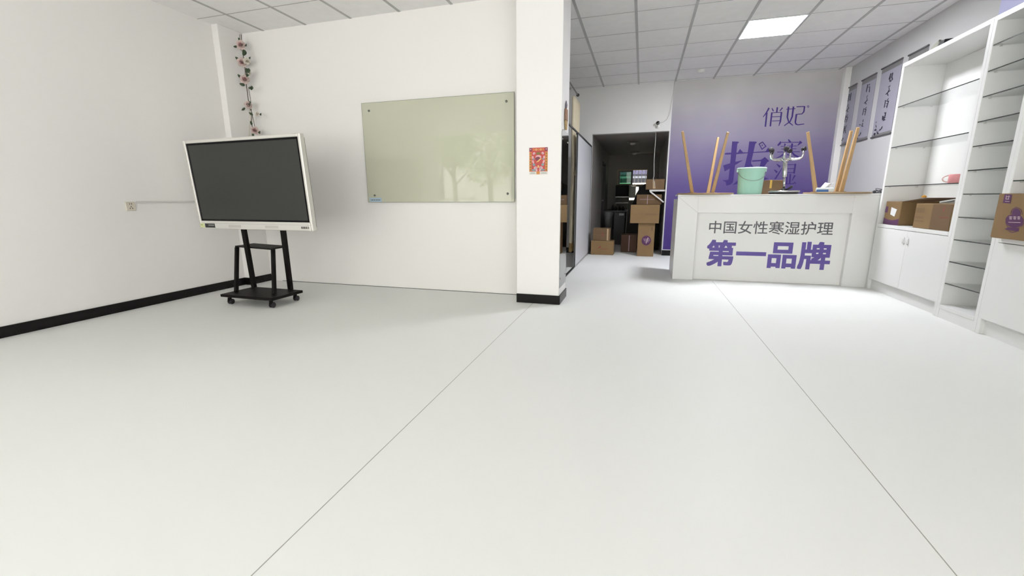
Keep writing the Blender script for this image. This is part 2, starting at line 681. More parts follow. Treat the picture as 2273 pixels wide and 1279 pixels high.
# the street outside the open front (seen reflected in the glass board)
mb = MB()
mb.box((-40, -30, -.30), (40, YFRONT, -.12))
mb.box((-12, -5, -.12), (12, YFRONT, -.02))
struct('street_pavement', mb, mat('grey_paving', (0.60, 0.60, 0.59), 0.8, noise=.12, nscale=2))
mb = MB()
mb.box((-30, -16, -.1), (22, -14, 7.5))
mb.mi = 1
for k in range(7):
    x = -26 + k * 6.4
    mb.box((x, -14.0, 1.0), (x + 2.4, -13.9, 2.9))
    mb.box((x, -14.0, 4.4), (x + 2.4, -13.9, 6.3))
struct('street_facade', mb, [mat('facade_plaster', (0.66, 0.655, 0.64), 0.8, noise=.06, nscale=.6), mat('facade_window', (0.05, 0.06, 0.07), 0.1)])
mb = MB()
mb.box((-11.9, -14.0, 2.2), (-10.9, -13.55, 3.0))
mb.mi = 1
mb.lathe((-11.45, -13.55, 2.6), [(0, 0), (.33, 0), (.33, .02), (0, .02)], n=24, axis=(0, 1, 0))
struct('facade_air_unit', mb, [mat('air_unit_white', (0.7, 0.7, 0.68), 0.5), mat('air_unit_grille', (0.12, 0.12, 0.12), 0.6)])
mb = MB()
for a, b in (((-6.9, -5.2, 1.0), (-5.4, -5.15, 1.05)), ((-6.6, -5.2, -.12), (-6.55, -5.15, 1.0)), ((-5.7, -5.2, -.12), (-5.65, -5.15, 1.0)), ((-6.55, -5.2, .3), (-5.7, -5.15, .34))):
    mb.box(a, b)
struct('street_railing', mb, mat('white_steel', (0.75, 0.74, 0.73), 0.4))
rt_ = random.Random(5)
for tx, ty, th_, tr in ((-6.3, -9.0, 3.2, 1.5), (-8.6, -10.5, 3.6, 1.0)):
    mb = MB()
    mb.tube([(tx, ty, -.12), (tx + .05, ty, 1.0), (tx - .05, ty, 2.2), (tx, ty, th_)], [.13, .11, .09, .05], n=10)
    for k in range(6):
        a = k * 1.05
        mb.tube([(tx, ty, 1.6 + .15 * k), (tx + .8 * math.cos(a), ty + .8 * math.sin(a), 2.4 + .2 * k)], [.05, .02], n=6)
    mb.mi = 1
    for k in range(2200):
        d = Vector((rt_.gauss(0, 1), rt_.gauss(0, 1), rt_.gauss(0, .9)))
        d = d.normalized() * tr * rt_.uniform(.3, 1) ** .5
        c = Vector((tx, ty, th_ - .2)) + d
        u_ = Vector((rt_.uniform(-1, 1), rt_.uniform(-1, 1), rt_.uniform(-1, 1))).normalized() * .09
        v_ = u_.orthogonal().normalized() * .045
        mb.poly([c - u_, c + v_, c + u_, c - v_])
    struct('street_tree', mb, [mat('bark', (0.12, 0.09, 0.07), 0.9), mat('tree_leaf', (0.30, 0.42, 0.14), 0.5)], recalc=False)
mb = MB()
mb.box((-9, 17, -.1), (9, 17.2, 1.57))
for z0_, z1_, i_ in ((1.57, 1.74, 1), (1.74, 1.81, 2), (1.81, 1.88, 1), (1.88, 4.5, 3)):
    mb.mi = i_
    mb.box((-9, 17, z0_), (9, 17.2, z1_))
mb.mi = 4
mb.box((-9, YS + .3, -.12), (9, 17, -.1))
struct('yard_wall', mb, [mat('yard_plaster', (0.85, 0.80, 0.68), 0.8), mat('yard_dark_band', (0.006, 0.006, 0.012), 0.6), mat('yard_pale_band', (0.16, 0.165, 0.19), 0.6), mat('yard_upper', (0.075, 0.068, 0.12), 0.8), mat('yard_ground', (0.4, 0.4, 0.38), 0.8)])

mb = MB()
mb.box((-12, -4.2, 3.0), (12, YFRONT - .2, 3.15))  # unseen overhang, added to block high sky and level the daylight
mb.box((-12, YFRONT - .2, 3.05), (12, YFRONT, 4.5))
struct('added_sky_blocker', mb, mat('sky_blocker_grey', (0.6, 0.59, 0.57), 0.7))

# ================================================================ LED ceiling panel, detector, camera
x0, y0 = -0.170 + TX * 2 + .0, 4.041 + TY * 3
lamp = thing('ceiling_panel_light', 'lit square white panel light set in the tiled ceiling', 'ceiling light', (x0 + TX / 2, y0 + TY / 2, ZC))
mb = MB()
for a, b in (((x0 + .004, y0 + .004), (x0 + TX - .004, y0 + .018)), ((x0 + .004, y0 + TY - .018), (x0 + TX - .004, y0 + TY - .004)), ((x0 + .004, y0 + .018), (x0 + .018, y0 + TY - .018)), ((x0 + TX - .018, y0 + .018), (x0 + TX - .004, y0 + TY - .018))):
    mb.box((*a, ZC - .010), (*b, ZC - .0005))
mb.build('light_frame', mat('white_light_frame', (0.8, 0.8, 0.82), 0.4), lamp)
mb = MB()
mb.box((x0 + .018, y0 + .018, ZC - .007), (x0 + TX - .018, y0 + TY - .018, ZC - .001))
mb.build('diffuser', mat('lit_diffuser', (0.9, 0.9, 0.92), 0.5, emit=(0.93, 0.95, 1.0), strength=116.0), lamp)

p = at(1557, 155, 2, ZC)
mb = MB()
mb.lathe((p.x, p.y, ZC), [(0, -.045), (.03, -.045), (.048, -.036), (.055, -.010), (.055, -.0008), (0, -.0008)], n=24)
tag(mb.build('smoke_detector', mat('white_plastic', (0.85, 0.84, 0.80), 0.4)), 'small round white smoke detector on the ceiling above the purple poster wall', 'smoke detector')

p = at(1460, 275, 1, YFAR)
sc = thing('security_camera', 'small white camera with black lens on the wall above the dark doorway', 'security camera', (p.x, YFAR, p.z))
mb = MB()
mb.lathe((p.x, YFAR - .001, p.z - .045), [(0, .0), (.038, .0), (.038, .012), (.015, .02), (.012, .03), (0, .03)], n=20, axis=(0, -1, 0))
mb.tube([(p.x, YFAR - .025, p.z - .045), (p.x, YFAR - .04, p.z - .02), (p.x, YFAR - .045, p.z - .005)], .009)
mb.build('bracket', mat('white_plastic', (0.85, 0.84, 0.80), 0.4), sc)
mb = MB()
mb.ball((p.x, YFAR - .05, p.z), .036, n=18)
mb.build('housing', mat('white_plastic', (0.85, 0.84, 0.80), 0.4), sc)
mb = MB()
mb.lathe((p.x, YFAR - .072, p.z + .003), [(.031, 0), (.031, .014), (.024, .018), (0, .018)], n=20, axis=(0, -1, 0.05))
mb.build('lens', mat('black_lens', (0.005, 0.005, 0.006), 0.1), sc)
mb = MB()
pts = [(1464, 273), (1472, 271), (1479, 266), (1484, 257), (1487, 247), (1491, 225), (1495, 200), (1498, 181)]
mb.tube([at(x, y, 1, YFAR - .008) for x, y in pts], .004, n=6)
tag(mb.build('camera_cable', mat('white_cable', (0.55, 0.54, 0.52), 0.5)), 'thin white cable climbing from the small security camera to the ceiling', 'cable')

# ================================================================ MURAL POSTER on the far wall
mural_stops = [(0.0, (0.062, 0.034, 0.19)), (0.22, (0.076, 0.047, 0.205)), (0.42, (0.118, 0.086, 0.235)), (0.62, (0.205, 0.175, 0.285)), (0.80, (0.345, 0.32, 0.37)), (0.95, (0.52, 0.505, 0.50)), (1.0, (0.62, 0.605, 0.595))]
MX0, MX1, MZ0, MZ1 = AX1 + .02, 2.878, 0.112, ZC - .004
m_mural = gradient_mat('printed_violet_gradient', mural_stops, MZ0, MZ1, 0.45)
mural = thing('wall_poster', 'wall-high poster fading from white to purple behind the reception counter', 'poster', (MX0, YFAR, 0))
mb = MB()
mb.box((MX0, YFAR - .004, MZ0), (MX1, YFAR - .0004, MZ1))
o = mb.build('poster_sheet', m_mural, mural)
mb = MB()
mb.box((MX0 - .012, YFAR - .007, MZ0 - .012), (MX1, YFAR - .0004, MZ0))
mb.box((MX0 - .012, YFAR - .007, MZ0), (MX0, YFAR - .0004, MZ1))
mb.build('edge_strip', mat('white_strip', (0.8, 0.8, 0.8), 0.4), mural)
# logo line: drawn stroke by stroke
S6 = 17.485
mb = MB()
fm = px_plane(1, YFAR - .004, -.0012, 1680, 220, S6)
strokes(mb, [
    ([(475, 345), (370, 530), (240, 700)], [62, 50, 26]), ([(390, 520), (330, 1075)], 62),
    ([(585, 355), (645, 470)], [34, 52]), ([(797, 318), (772, 512)], 60), ([(995, 335), (890, 465)], [46, 34]),
    ([(582, 520), (522, 1060)], 62), ([(570, 533), (975, 512)], 28), ([(958, 505), (912, 870), (850, 1045)], [64, 60, 22]),
    ([(590, 690), (915, 678)], 28), ([(590, 850), (900, 838)], 28),
    ([(1232, 295), (1182, 700), (1240, 900), (1400, 1022)], [66, 62, 48, 34]),
    ([(1422, 290), (1372, 680), (1290, 870), (1060, 1036)], [66, 62, 46, 32]), ([(1145, 395), (1497, 374)], 28),
    ([(1540, 300), (1855, 285)], 34), ([(1852, 275), (1825, 490), (1750, 575), (1520, 596)], [60, 52, 36, 30]),
    ([(1538, 585), (1492, 900), (1520, 972), (1600, 998), (1840, 966)], [66, 60, 52, 40, 30])], fm, 0.00006)
r = 38
ring = [(1990 + r * math.cos(a * math.pi / 8), 290 + r * math.sin(a * math.pi / 8)) for a in range(17)]
strokes(mb, [(ring, 14), ([(1980, 312), (1980, 268), (2000, 272), (1998, 290), (1982, 292)], 9), ([(1990, 290), (2003, 312)], 9)], fm, 0.00006)
mb.build('logo_lettering', mural_ink, mural, recalc=False)
# big character
S4 = 1279 / 140
fm = px_plane(1, YFAR - .004, -.0012, 1590, 290, S4)
mb = MB()


def gpoly(pts, e=0.0):
    mb.poly([fm(q, e) for q in pts])


gpoly([(322, 220), (420, 222), (468, 232), (428, 268), (350, 985), (336, 1050), (290, 1095), (205, 1118), (190, 1045), (120, 1010), (235, 1000), (250, 985)])
gpoly([(170, 465), (205, 450), (640, 440), (1000, 420), (1050, 345), (1122, 435), (640, 458), (420, 478), (180, 488)], .0001)
gpoly([(425, 458), (480, 372), (545, 442)], .0002)
gpoly([(140, 705), (280, 662), (400, 630), (545, 600), (400, 690), (270, 770), (168, 830)], .0003)
gpoly([(668, 220), (790, 222), (828, 232), (790, 272), (690, 720), (600, 930), (430, 1080), (325, 1110), (440, 1000), (530, 860), (575, 720), (635, 470)], .0004)
gpoly([(725, 603), (905, 592), (985, 535), (1075, 618), (1035, 640), (980, 720), (860, 910), (700, 1060), (560, 1110), (760, 930), (880, 720), (905, 622), (725, 632)], .0005)
gpoly([(690, 640), (740, 715), (860, 880), (960, 940), (1065, 972), (960, 1010), (840, 965), (690, 740)], .0006)
strokes(mb, [([(868, 272), (938, 232), (1006, 318), (926, 378), (868, 272), (938, 232)], 20), ([(922, 290), (942, 304)], 26)], fm, .0001)
mb.build('large_character', mural_ink, mural, recalc=False)
S5 = 914 / 100
fm = px_plane(1, YFAR - .004, -.0012, 1700, 290, S5)
mb = MB()
strokes(mb, [
    ([(455, 178), (497, 240)], [20, 46]), ([(300, 215), (285, 260), (240, 305)], [10, 44, 30]), ([(295, 240), (695, 236)], 15),
    ([(690, 206), (712, 240), (645, 300)], [10, 46, 12]), ([(385, 265), (400, 440)], 30), ([(535, 260), (512, 440)], 36),
    ([(300, 320), (630, 312)], 13), ([(315, 375), (620, 368)], 13), ([(228, 437), (690, 428)], 14),
    ([(400, 440), (310, 515), (205, 560)], [32, 26, 8]), ([(525, 440), (585, 500), (665, 540), (700, 536)], [30, 40, 34, 8]),
    ([(425, 480), (500, 510)], [14, 34]), ([(425, 560), (520, 606)], [14, 34]),
    ([(220, 680), (290, 738)], [14, 50]), ([(170, 793), (228, 850)], [14, 50]), ([(325, 765), (255, 880), (185, 985)], [10, 26, 34]),
    ([(345, 690), (352, 862)], 30), ([(600, 672), (570, 872)], 36), ([(345, 697), (612, 690)], 14), ([(345, 777), (592, 770)], 14), ([(350, 858), (575, 850)], 14),
    ([(432, 880), (418, 1085)], 32), ([(496, 880), (482, 1085)], 32), ([(335, 930), (385, 1015)], [12, 36]), ([(590, 905), (530, 1020)], [36, 10]),
    ([(330, 1088), (560, 1078), (585, 1050), (610, 1076)], 15)], fm, .00005)
mb.build('small_characters', mural_ink, mural, recalc=False)

# ================================================================ RECEPTION COUNTER
cl, cr_, cb = 0.43, XR - .012, 6.72
counter = thing('reception_counter', 'white reception counter with purple lettering on its recessed front', 'counter', (1.5, YCF, 0))
mb = MB()
rail_b, stl, str_ = 0.862, 0.678, 2.335
FT = CT - .018
# front frame: two stiles and the top rail with mitred look, body behind
mb.box((cl, YCF, 0), (stl, YCF + .07, FT))
mb.box((str_, YCF, 0), (cr_, YCF + .07, FT))
mb.box((stl, YCF, rail_b), (str_, YCF + .07, FT))
mb.build('front_frame', white_gloss, counter, bevel=.003)
mb = MB()
mb.box((cl + .002, YCF + .0705, 0), (cl + .03, cb, FT - .04))
mb.box((cr_ - .03, YCF + .0705, 0), (cr_, cb, FT))
mb.box((cl + .03, YCF + .0705, 0.0), (cr_ - .03, YCF + .09, FT - .001))
mb.build('body', white_gloss, counter)
mb = MB()
mb.box((cl, YCF, FT + .0005), (cr_, YCF + .50, CT))
mb.build('top', white_gloss, counter, bevel=.003)
mb = MB()
for a, b in (((cl + .004, FT - .006), (stl, rail_b)), ((str_, rail_b), (cr_ - .004, FT - .006))):
    pass
mb.bar((cl + .01, YCF - .0004, FT - .01), (stl - .004, YCF - .0004, rail_b + .004), .0012, .0006, up=(0, 1, 0))
mb.build('mitre_line', mat('joint_grey', (0.45, 0.45, 0.44), 0.6), counter)
yp = YCF + .055
mb = MB()
mb.box((stl + .0005, yp, .004), (str_ - .0005, yp + .012, rail_b - .0005))
mb.build('sign_board', white_sign, counter)
mb = MB()
a = at(1574, 520, 1, yp)
b = at(1850, 520, 1, yp)
xa, xb = at(1574, 505, 1, yp).x, at(1850, 505, 1, yp).x
z0_, z1_ = at(1574, 518, 1, yp).z, at(1574, 490, 1, yp).z
add_text(mb, '中国女性寒湿护理', (xa, yp - .0015, z0_), (xb - xa, 0, 0), (0.0, 0, z1_ - z0_), 0.0012)
mb.build('small_lettering', grey_text, counter, recalc=False)
mb = MB()
xa, xb = at(1568, 563, 1, yp).x, at(1845, 563, 1, yp).x
z0_, z1_ = at(1575, 590.5, 1, yp).z, at(1575, 532, 1, yp).z
add_text(mb, '第一品牌', (xa, yp - .0015, z0_), (xb - xa, 0, 0), (0, 0, z1_ - z0_), 0.0105)
mb.build('large_lettering', purple_text, counter, recalc=False)


# ================================================================ UPSIDE-DOWN THREE-LEGGED TABLES on the counter
def small_table(label, cx_, cy_, rad, legs, tip_z):
    t = thing('round_side_table', label, 'table', (cx_, cy_, CT), 'wooden tables upside down on the counter')
    mb = MB()
    mb.lathe((cx_, cy_, CT + .001), [(0, 0), (rad - .006, 0), (rad, .004), (rad, .014), (rad - .004, .018), (0, .018)], n=56)
    mb.build('table_top', mat('dark_edged_board', (0.30, 0.20, 0.10), 0.5, noise=.15, nscale=10), t)
    for bx, by, tx, ty in legs:
        mb = MB()
        mb.bar((bx, by, CT + .019), (tx, ty, tip_z), .020, .020, up=(0, 1, 0), a2=.0135, b2=.0135)
        mb.build('leg', wood, t, bevel=.004)
    for bx, by, tx, ty in legs:
        mb = MB()
        mb.lathe((bx, by, CT + .0185), [(0, 0), (.05, 0), (.05, .008), (0, .008)], n=20)
        mb.build('leg_plate', card_edge, t)
    return t


def tip(px, py, z):
    q = at(px, py, 2, z)
    return q.x, q.y


def base_x(px, y):
    return at(px, 422, 1, y).x


zt = 1.815
legs = []
for (tx, ty), bx, by in ((tip(1515, 292, zt), 1537, 6.08), (tip(1594, 305, zt), 1572, 6.34), (tip(1616, 293, zt), 1582, 6.10)):
    legs.append((base_x(bx, by), by, tx, ty))
small_table('upside down round table left of the mint bucket, pale legs in the air', 0.765, 6.17, .335, legs, zt)
zt = 1.79
legs = []
for (tx, ty), bx, by in ((tip(1793, 293, zt), 1811, 6.06), (tip(1890, 290, zt), 1857, 6.18), (tip(1905, 283, zt), 1867, 6.05)):
    legs.append((base_x(bx, by), by, tx, ty))
small_table('upside down round table right of the chrome stool, tissues lying on it', 2.215, 6.17, .335, legs, zt)

# ================================================================ MINT BUCKET
by_ = 6.13
xb0, xb1 = at(1637, 420, 1, by_).x, at(1690, 420, 1, by_).x
xt0, xt1 = at(1636, 374, 1, by_).x, at(1702, 374, 1, by_).x
bx_ = (xb0 + xb1) / 2 + .003
rb, rt = (xb1 - xb0) / 2, (xt1 - xt0) / 2 - .012
hb = at(1668, 371, 1, by_ - rt).z - CT
bk = thing('plastic_bucket', 'mint green plastic bucket standing between the table legs and the chrome stool', 'bucket', (bx_, by_, CT))
m_mint = mat('mint_plastic', (0.40, 0.70, 0.57), 0.35, spec=.5)
mb = MB()
mb.lathe((bx_, by_, CT + .001), [(0, 0), (rb - .008, 0), (rb, .008), (rt - .004, hb - .02), (rt, hb - .004), (rt - .003, hb - .004), (rt - .008, hb - .02), (rb - .004, .012), (0, .006)], n=56)
mb.build('bucket_body', m_mint, bk)
mb = MB()
mb.lathe((bx_, by_, CT + hb - .02), [(rt, 0), (rt + .012, .004), (rt + .013, .014), (rt + .004, .02), (rt - .003, .017)], n=56)
mb.build('rim', mat('pale_mint_plastic', (0.55, 0.78, 0.70), 0.35), bk)
for s in (-1, 1):
    mb = MB()
    mb.box((bx_ + s * (rt + .004) - .008, by_ - .015, CT + hb - .05), (bx_ + s * (rt + .004) + .008, by_ + .015, CT + hb - .018))
    mb.build('handle_lug', mat('pale_mint_plastic', (0.55, 0.78, 0.70), 0.35), bk, bevel=.003)
mb = MB()
pts = []
for k in range(17):
    a = math.pi * k / 16
    x = -math.cos(a) * (rt + .004)
    drop = math.sin(a)
    # the bail hangs down in front of the bucket, lying against its wall
    z = CT + hb - .035 - drop * .125
    rr = rb + (rt - rb) * max(0, (z - CT) / hb) + .006
    y = by_ - math.sqrt(max(0.0, rr * rr - min(abs(x), rr) ** 2))
    pts.append((bx_ + x, y, z))
mb.tube(pts, .0028, n=6)
mb.build('wire_handle', steel, bk)

# brown box behind the stool
cbx = thing('cardboard_box', 'low brown box with yellow tape behind the chrome stool on the counter', 'cardboard box', (1.55, 6.42, CT))
mb = MB()
xa, xb = at(1672, 400, 1, 6.33).x, at(1741, 400, 1, 6.33).x
za = at(1715, 400, 1, 6.33).z
mb.box((xa, 6.33, CT + .0005), (xb, 6.47, za))
mb.build('carton', card_dark, cbx, bevel=.004)
mb = MB()
xt = at(1711, 410, 1, 6.33).x
mb.box((xt - .012, 6.328, za - .10), (xt + .012, 6.4, za + .0025))
mb.build('tape', mat('yellow_tape', (0.60, 0.36, 0.05), 0.3), cbx)

# ================================================================ UPSIDE-DOWN ROLLING STOOL
sx, sy = at(1740, 420, 1, 6.12).x, 6.12
st = thing('rolling_stool', 'chrome rolling stool turned upside down on the counter with casters up', 'stool', (sx, sy, CT))
mb = MB()
mb.lathe((sx, sy, CT + .001), [(0, 0), (.145, 0), (.156, .010), (.156, .026), (.150, .032), (0, .032)], n=48)
mb.build('seat_cushion', rubber, st)
mb = MB()
mb.lathe((sx, sy, CT + .027), [(.158, -.004), (.168, 0), (.170, .008), (.165, .014), (.152, .018), (.152, .008)], n=48)
mb.lathe((sx, sy, CT + .034), [(0, 0), (.151, 0), (.151, .006), (.06, .012), (.0, .012)], n=40)
mb.build('seat_ring', chrome, st)
mb = MB()
mb.lathe((sx, sy, CT + .046), [(.035, 0), (.03, .02), (0, .02)], n=20)
mb.build('seat_mount', black_plastic, st)
mb = MB()
pA = Vector((sx, sy, CT + .06))
pB = Vector((at(1743, 356, 1, sy).x, sy, at(1743, 356, 1, sy).z))
pm = pA.lerp(pB, .42)
mb.tube([pA, pm], .013, n=16)
mb.build('gas_piston', chrome, st)
mb = MB()
mb.tube([pm, pm.lerp(pB, .03), pB], [.022, .0245, .0255], n=20)
mb.build('outer_column', mat('satin_chrome', (0.66, 0.66, 0.65), 0.22, metal=1.0), st)
mb = MB()
mb.tube([(sx + .03, sy - .02, CT + .055), (sx + .05, sy - .035, CT + .07), (sx + .075, sy - .05, CT + .095)], [.010, .014, .012], n=10)
mb.build('height_lever', black_plastic, st)
hub = pB + Vector((0, 0, .012))
mb = MB()
mb.lathe(hub + Vector((0, 0, -.02)), [(.0, -.004), (.034, -.004), (.042, .01), (.042, .024), (.03, .034), (0, .036)], n=24)
mb.build('hub', chrome, st)


def caster(parent, c, fwd, tilt, R=.026):
    """twin-wheel caster; c is the wheel centre"""
    ax = Vector((fwd.y, -fwd.x, 0)).normalized()
    ax = (ax + Vector((0, 0, tilt))).normalized()
    mb = MB()
    for s in (-1, 1):
        mb.lathe(c + ax * (s * .014 - .007), [(0, 0), (R - .004, 0), (R, .003), (R, .011), (R - .004, .014), (0, .014)], n=20, axis=ax)
    mb.lathe(c - ax * .007, [(0, 0), (R * .8, 0), (R * .8, .014), (0, .014)], n=16, axis=ax)
    return mb.build('caster', rubber, parent)


for ang, tp, wz in ((188, (1723, 337), None), (250, (1738, 338), None), (-18, (1781, 333), None), (60, None, None), (130, None, None)):
    dirv = Vector((math.cos(math.radians(ang)), math.sin(math.radians(ang)), 0))
    R_ = .155
    e = hub + dirv * R_
    mb = MB()
    pts = [hub + dirv * .03 + Vector((0, 0, .002)), hub + dirv * .085 + Vector((0, 0, -.004)), e + dirv * -.015 + Vector((0, 0, -.001)), e + dirv * .010 + Vector((0, 0, .018)), e + dirv * .017 + Vector((0, 0, .045)), e + dirv * .019 + Vector((0, 0, .085))]
    mb.tube(pts, [.019, .0165, .013, .0115, .0105, .0105], n=12)
    leg = mb.build('base_arm', chrome, st)
    caster(leg, pts[-1] + Vector((0, 0, .026)) + Vector((-dirv.y, dirv.x, 0)) * .012, Vector((math.cos(ang), math.sin(ang), 0)), .25)

# ================================================================ TISSUES, CABLE
ty_ = 6.05
xa, xb = at(1811, 412, 1, ty_).x, at(1849, 412, 1, ty_).x
tz = CT + .019
tis = thing('tissue_pack', 'blue and white tissue pack with a tissue pulled out on the right table', 'tissues', ((xa + xb) / 2, ty_, tz))
mb = MB()
mb.box((xa, ty_ - .05, tz + .0005), (xb, ty_ + .05, tz + .052))
mb.build('wrapper', mat('pale_tissue_wrapper', (0.72, 0.78, 0.80), 0.35), tis, bevel=.012, segs=3)
mb = MB()
mb.box((xa - .0006, ty_ - .0512, tz + .004), (xa + (xb - xa) * .68, ty_ - .04, tz + .030))
mb.build('blue_band', mat('blue_print', (0.05, 0.16, 0.42), 0.35), tis)
mb = MB()
grid = []
xm = (xa + xb) / 2
for j in range(6):
    v = j / 5
    row = []
    for i in range(9):
        u = i / 8
        row.append((xm - .045 + u * (.07 + .02 * v) + v * .055, ty_ - .012 + .02 * math.sin(u * 7 + v * 2) * (0.4 + v), tz + .05 + v * (.062 - .014 * math.sin(u * 3.0)) ))
    grid.append(row)
mb.sheet(grid)
mb.build('tissue', paper_white, tis, solid=.0015)

cab = thing('coiled_cable', 'dark cable with a black plug at the right end of the counter', 'cable', (2.66, 6.32, CT))
mb = MB()
q = at(1941, 423, 1, 6.30)
mb.ball((q.x, 6.30, CT + .020), .0185, n=12)
mb.build('plug', black_plastic, cab)
mb = MB()
q2 = at(1954, 421, 1, 6.34)
pts = [(q.x + .010, 6.30, CT + .008)]
for k in range(26):
    a = k * .75
    pts.append((q2.x + .035 * math.cos(a), 6.36 + .05 * math.sin(a), CT + .007 + .0022 * k + .008 * math.sin(a * 1.7)))
mb.tube(pts, .0038, n=6)
mb.build('cord', mat('grey_cord', (0.06, 0.06, 0.065), 0.5), cab)

# ================================================================ HANGING SCROLLS on the right wall
m_scroll = mat('lavender_scroll_paper', (0.33, 0.32, 0.375), 0.7, noise=.05, nscale=4)
m_scroll_bar = mat('grey_scroll_bar', (0.10, 0.095, 0.095), 0.5)


def scroll(label, y0, y1, z0, z1, marks, fm_scale):
    t = thing('hanging_scroll', label, 'scroll', (XR, (y0 + y1) / 2, z0), 'calligraphy scrolls on the right wall')
    mb = MB()
    mb.box((XR - .006, y0, z0 + .012), (XR - .003, y1, z1 - .012))
    mb.build('paper', m_scroll, t)
    mb = MB()
    mb.box((XR - .0064, y0 + .002, z1 - .075), (XR - .0061, y1 - .002, z1 - .022))
    mb.build('top_border', mat('dim_silk_border', (0.19, 0.185, 0.18), 0.6), t)
    mb = MB()
    mb.box((XR - .0064, y0 + .002, z0 + .02), (XR - .0061, y1 - .002, z0 + .045))
    mb.build('bottom_border', mat('dim_silk_border', (0.19, 0.185, 0.18), 0.6), t)
    for zz, nm in ((z1 - .011, 'top_rod'), (z0 + .011, 'bottom_rod')):
        mb = MB()
        mb.tube([(XR - .011, y0 - .004, zz), (XR - .011, y1 + .004, zz)], .010, n=10)
        mb.build(nm, m_scroll_bar, t)
    if marks:
        mb = MB()
        ox, oy, s = fm_scale
        strokes(mb, marks, px_plane(0, XR - .0065, -.0006, ox, oy, s), .00004)
        mb.build('calligraphy', ink, t, recalc=False)
    return t


def wpts(*a, w):
    return (list(a), w)


mk3 = [
    wpts((332, 262), (298, 358), w=[20, 14]), wpts((357, 252), (338, 335), w=[18, 12]), wpts((340, 300), (352, 352), (336, 372), w=[14, 18, 10]), wpts((305, 378), (332, 380), w=[26, 20]), wpts((322, 300), (312, 385), w=[10, 12]),
    wpts((285, 468), (322, 448), (296, 482), (306, 512), w=[8, 9, 8, 12]), wpts((322, 522), (290, 545), (248, 588), w=[8, 16, 12]), wpts((272, 560), (285, 606), w=[18, 14]), wpts((306, 500), (280, 556), w=10),
    wpts((247, 672), (225, 790), w=[14, 12]), wpts((293, 645), (262, 690), w=10), wpts((262, 692), (292, 688), (262, 795), w=[10, 14, 12]), wpts((252, 730), (284, 725), w=9), wpts((245, 765), (275, 760), w=9),
    wpts((228, 862), (240, 882), w=12), wpts((252, 856), (236, 925), w=[14, 18]), wpts((208, 915), (198, 978), w=[22, 18]), wpts((232, 925), (216, 982), (246, 970), w=[14, 20, 10]), wpts((210, 945), (248, 938), w=12)]


def bamboo(f):
    """the bunch of bamboo leaves painted in the lower left corner"""
    src = [((105, 1000), (95, 1032), 10), ((96, 1045), (102, 1100), 12), ((70, 1135), (112, 1130), 24), ((62, 1200), (95, 1180), 26), ((112, 1165), (136, 1192), 30), ((196, 1072), (180, 1120), 18), ((180, 1110), (146, 1142), 18), ((95, 1160), (140, 1150), 8), ((108, 1110), (90, 1120), 10), ((66, 1180), (80, 1225), 14)]
    return [([f(a), f(((a[0] + b[0]) / 2, (a[1] + b[1]) / 2)), f(b)], [w_ * .3, w_, w_ * .3]) for a, b, w_ in src]


mk3 += bamboo(lambda q: q)
scroll('calligraphy scroll nearest the shelves, third from the far corner', 6.855, 7.345, 1.825, 2.715, mk3, (1930, 125, 553 / 80))
mk2 = [
    wpts((244, 250), (215, 382), w=[16, 14]), wpts((280, 243), (262, 268), w=12), wpts((236, 300), (284, 290), w=9), wpts((276, 290), (268, 385), w=[12, 16]), wpts((232, 320), (222, 360), w=12),
    wpts((222, 462), (246, 432), (222, 480), (236, 505), w=[7, 9, 8, 10]), wpts((242, 518), (215, 540), (178, 582), w=[8, 14, 10]), wpts((200, 560), (215, 596), w=[16, 14]), wpts((236, 500), (210, 555), w=9),
    wpts((178, 662), (150, 782), w=[14, 12]), wpts((222, 640), (190, 682), w=10), wpts((188, 684), (212, 680), (190, 785), w=[10, 14, 12]), wpts((180, 720), (208, 715), w=9),
    wpts((166, 852), (156, 895), w=[8, 16]), wpts((156, 912), (138, 976), w=[10, 14]), wpts((92, 948), (122, 945), w=14), wpts((140, 940), (166, 930), w=8), wpts((136, 972), (164, 968), w=16)]
mk2 += bamboo(lambda q: ((q[0] - 62) * .86 + 8, (q[1] - 1000) * 1.0 + 1000))
scroll('calligraphy scroll hanging in the middle of three, behind the table leg tips', 7.475, 7.89, 1.83, 2.70, mk2, (1895, 155, 465 / 60))
mk1 = [
    wpts((302, 248), (274, 388), w=[16, 16]), wpts((336, 222), (326, 290), (308, 372), w=[14, 18, 14]), wpts((306, 262), (338, 258), w=9), wpts((300, 300), (330, 296), w=9), wpts((295, 340), (322, 338), w=9), wpts((322, 300), (316, 370), w=14),
    wpts((290, 440), (272, 470), (290, 510), (262, 545), w=[8, 9, 14, 14]), wpts((285, 515), (235, 572), w=[14, 10]), wpts((255, 555), (275, 590), w=[16, 14]),
    wpts((235, 650), (212, 782), w=[14, 12]), wpts((270, 632), (240, 690), w=10), wpts((240, 690), (270, 680), (245, 780), w=[10, 14, 12]), wpts((228, 730), (262, 724), w=9),
    wpts((210, 852), (188, 990), w=[16, 12]), wpts((246, 838), (216, 905), (226, 985), w=[12, 12, 16]), wpts((205, 900), (240, 892), w=10), wpts((200, 940), (236, 930), w=10)]
mk1 += bamboo(lambda q: ((q[0] - 62) * .92 + 62, (q[1] - 1000) * .98 + 1000))
scroll('calligraphy scroll farthest back, next to the purple poster corner', 8.05, 8.31, 1.83, 2.70, mk1, (1850, 180, 512 / 60))
scroll('calligraphy scroll mostly hidden behind the shelf unit, only its dark top edge showing', 6.345, 6.725, 1.83, 2.705, None, None)

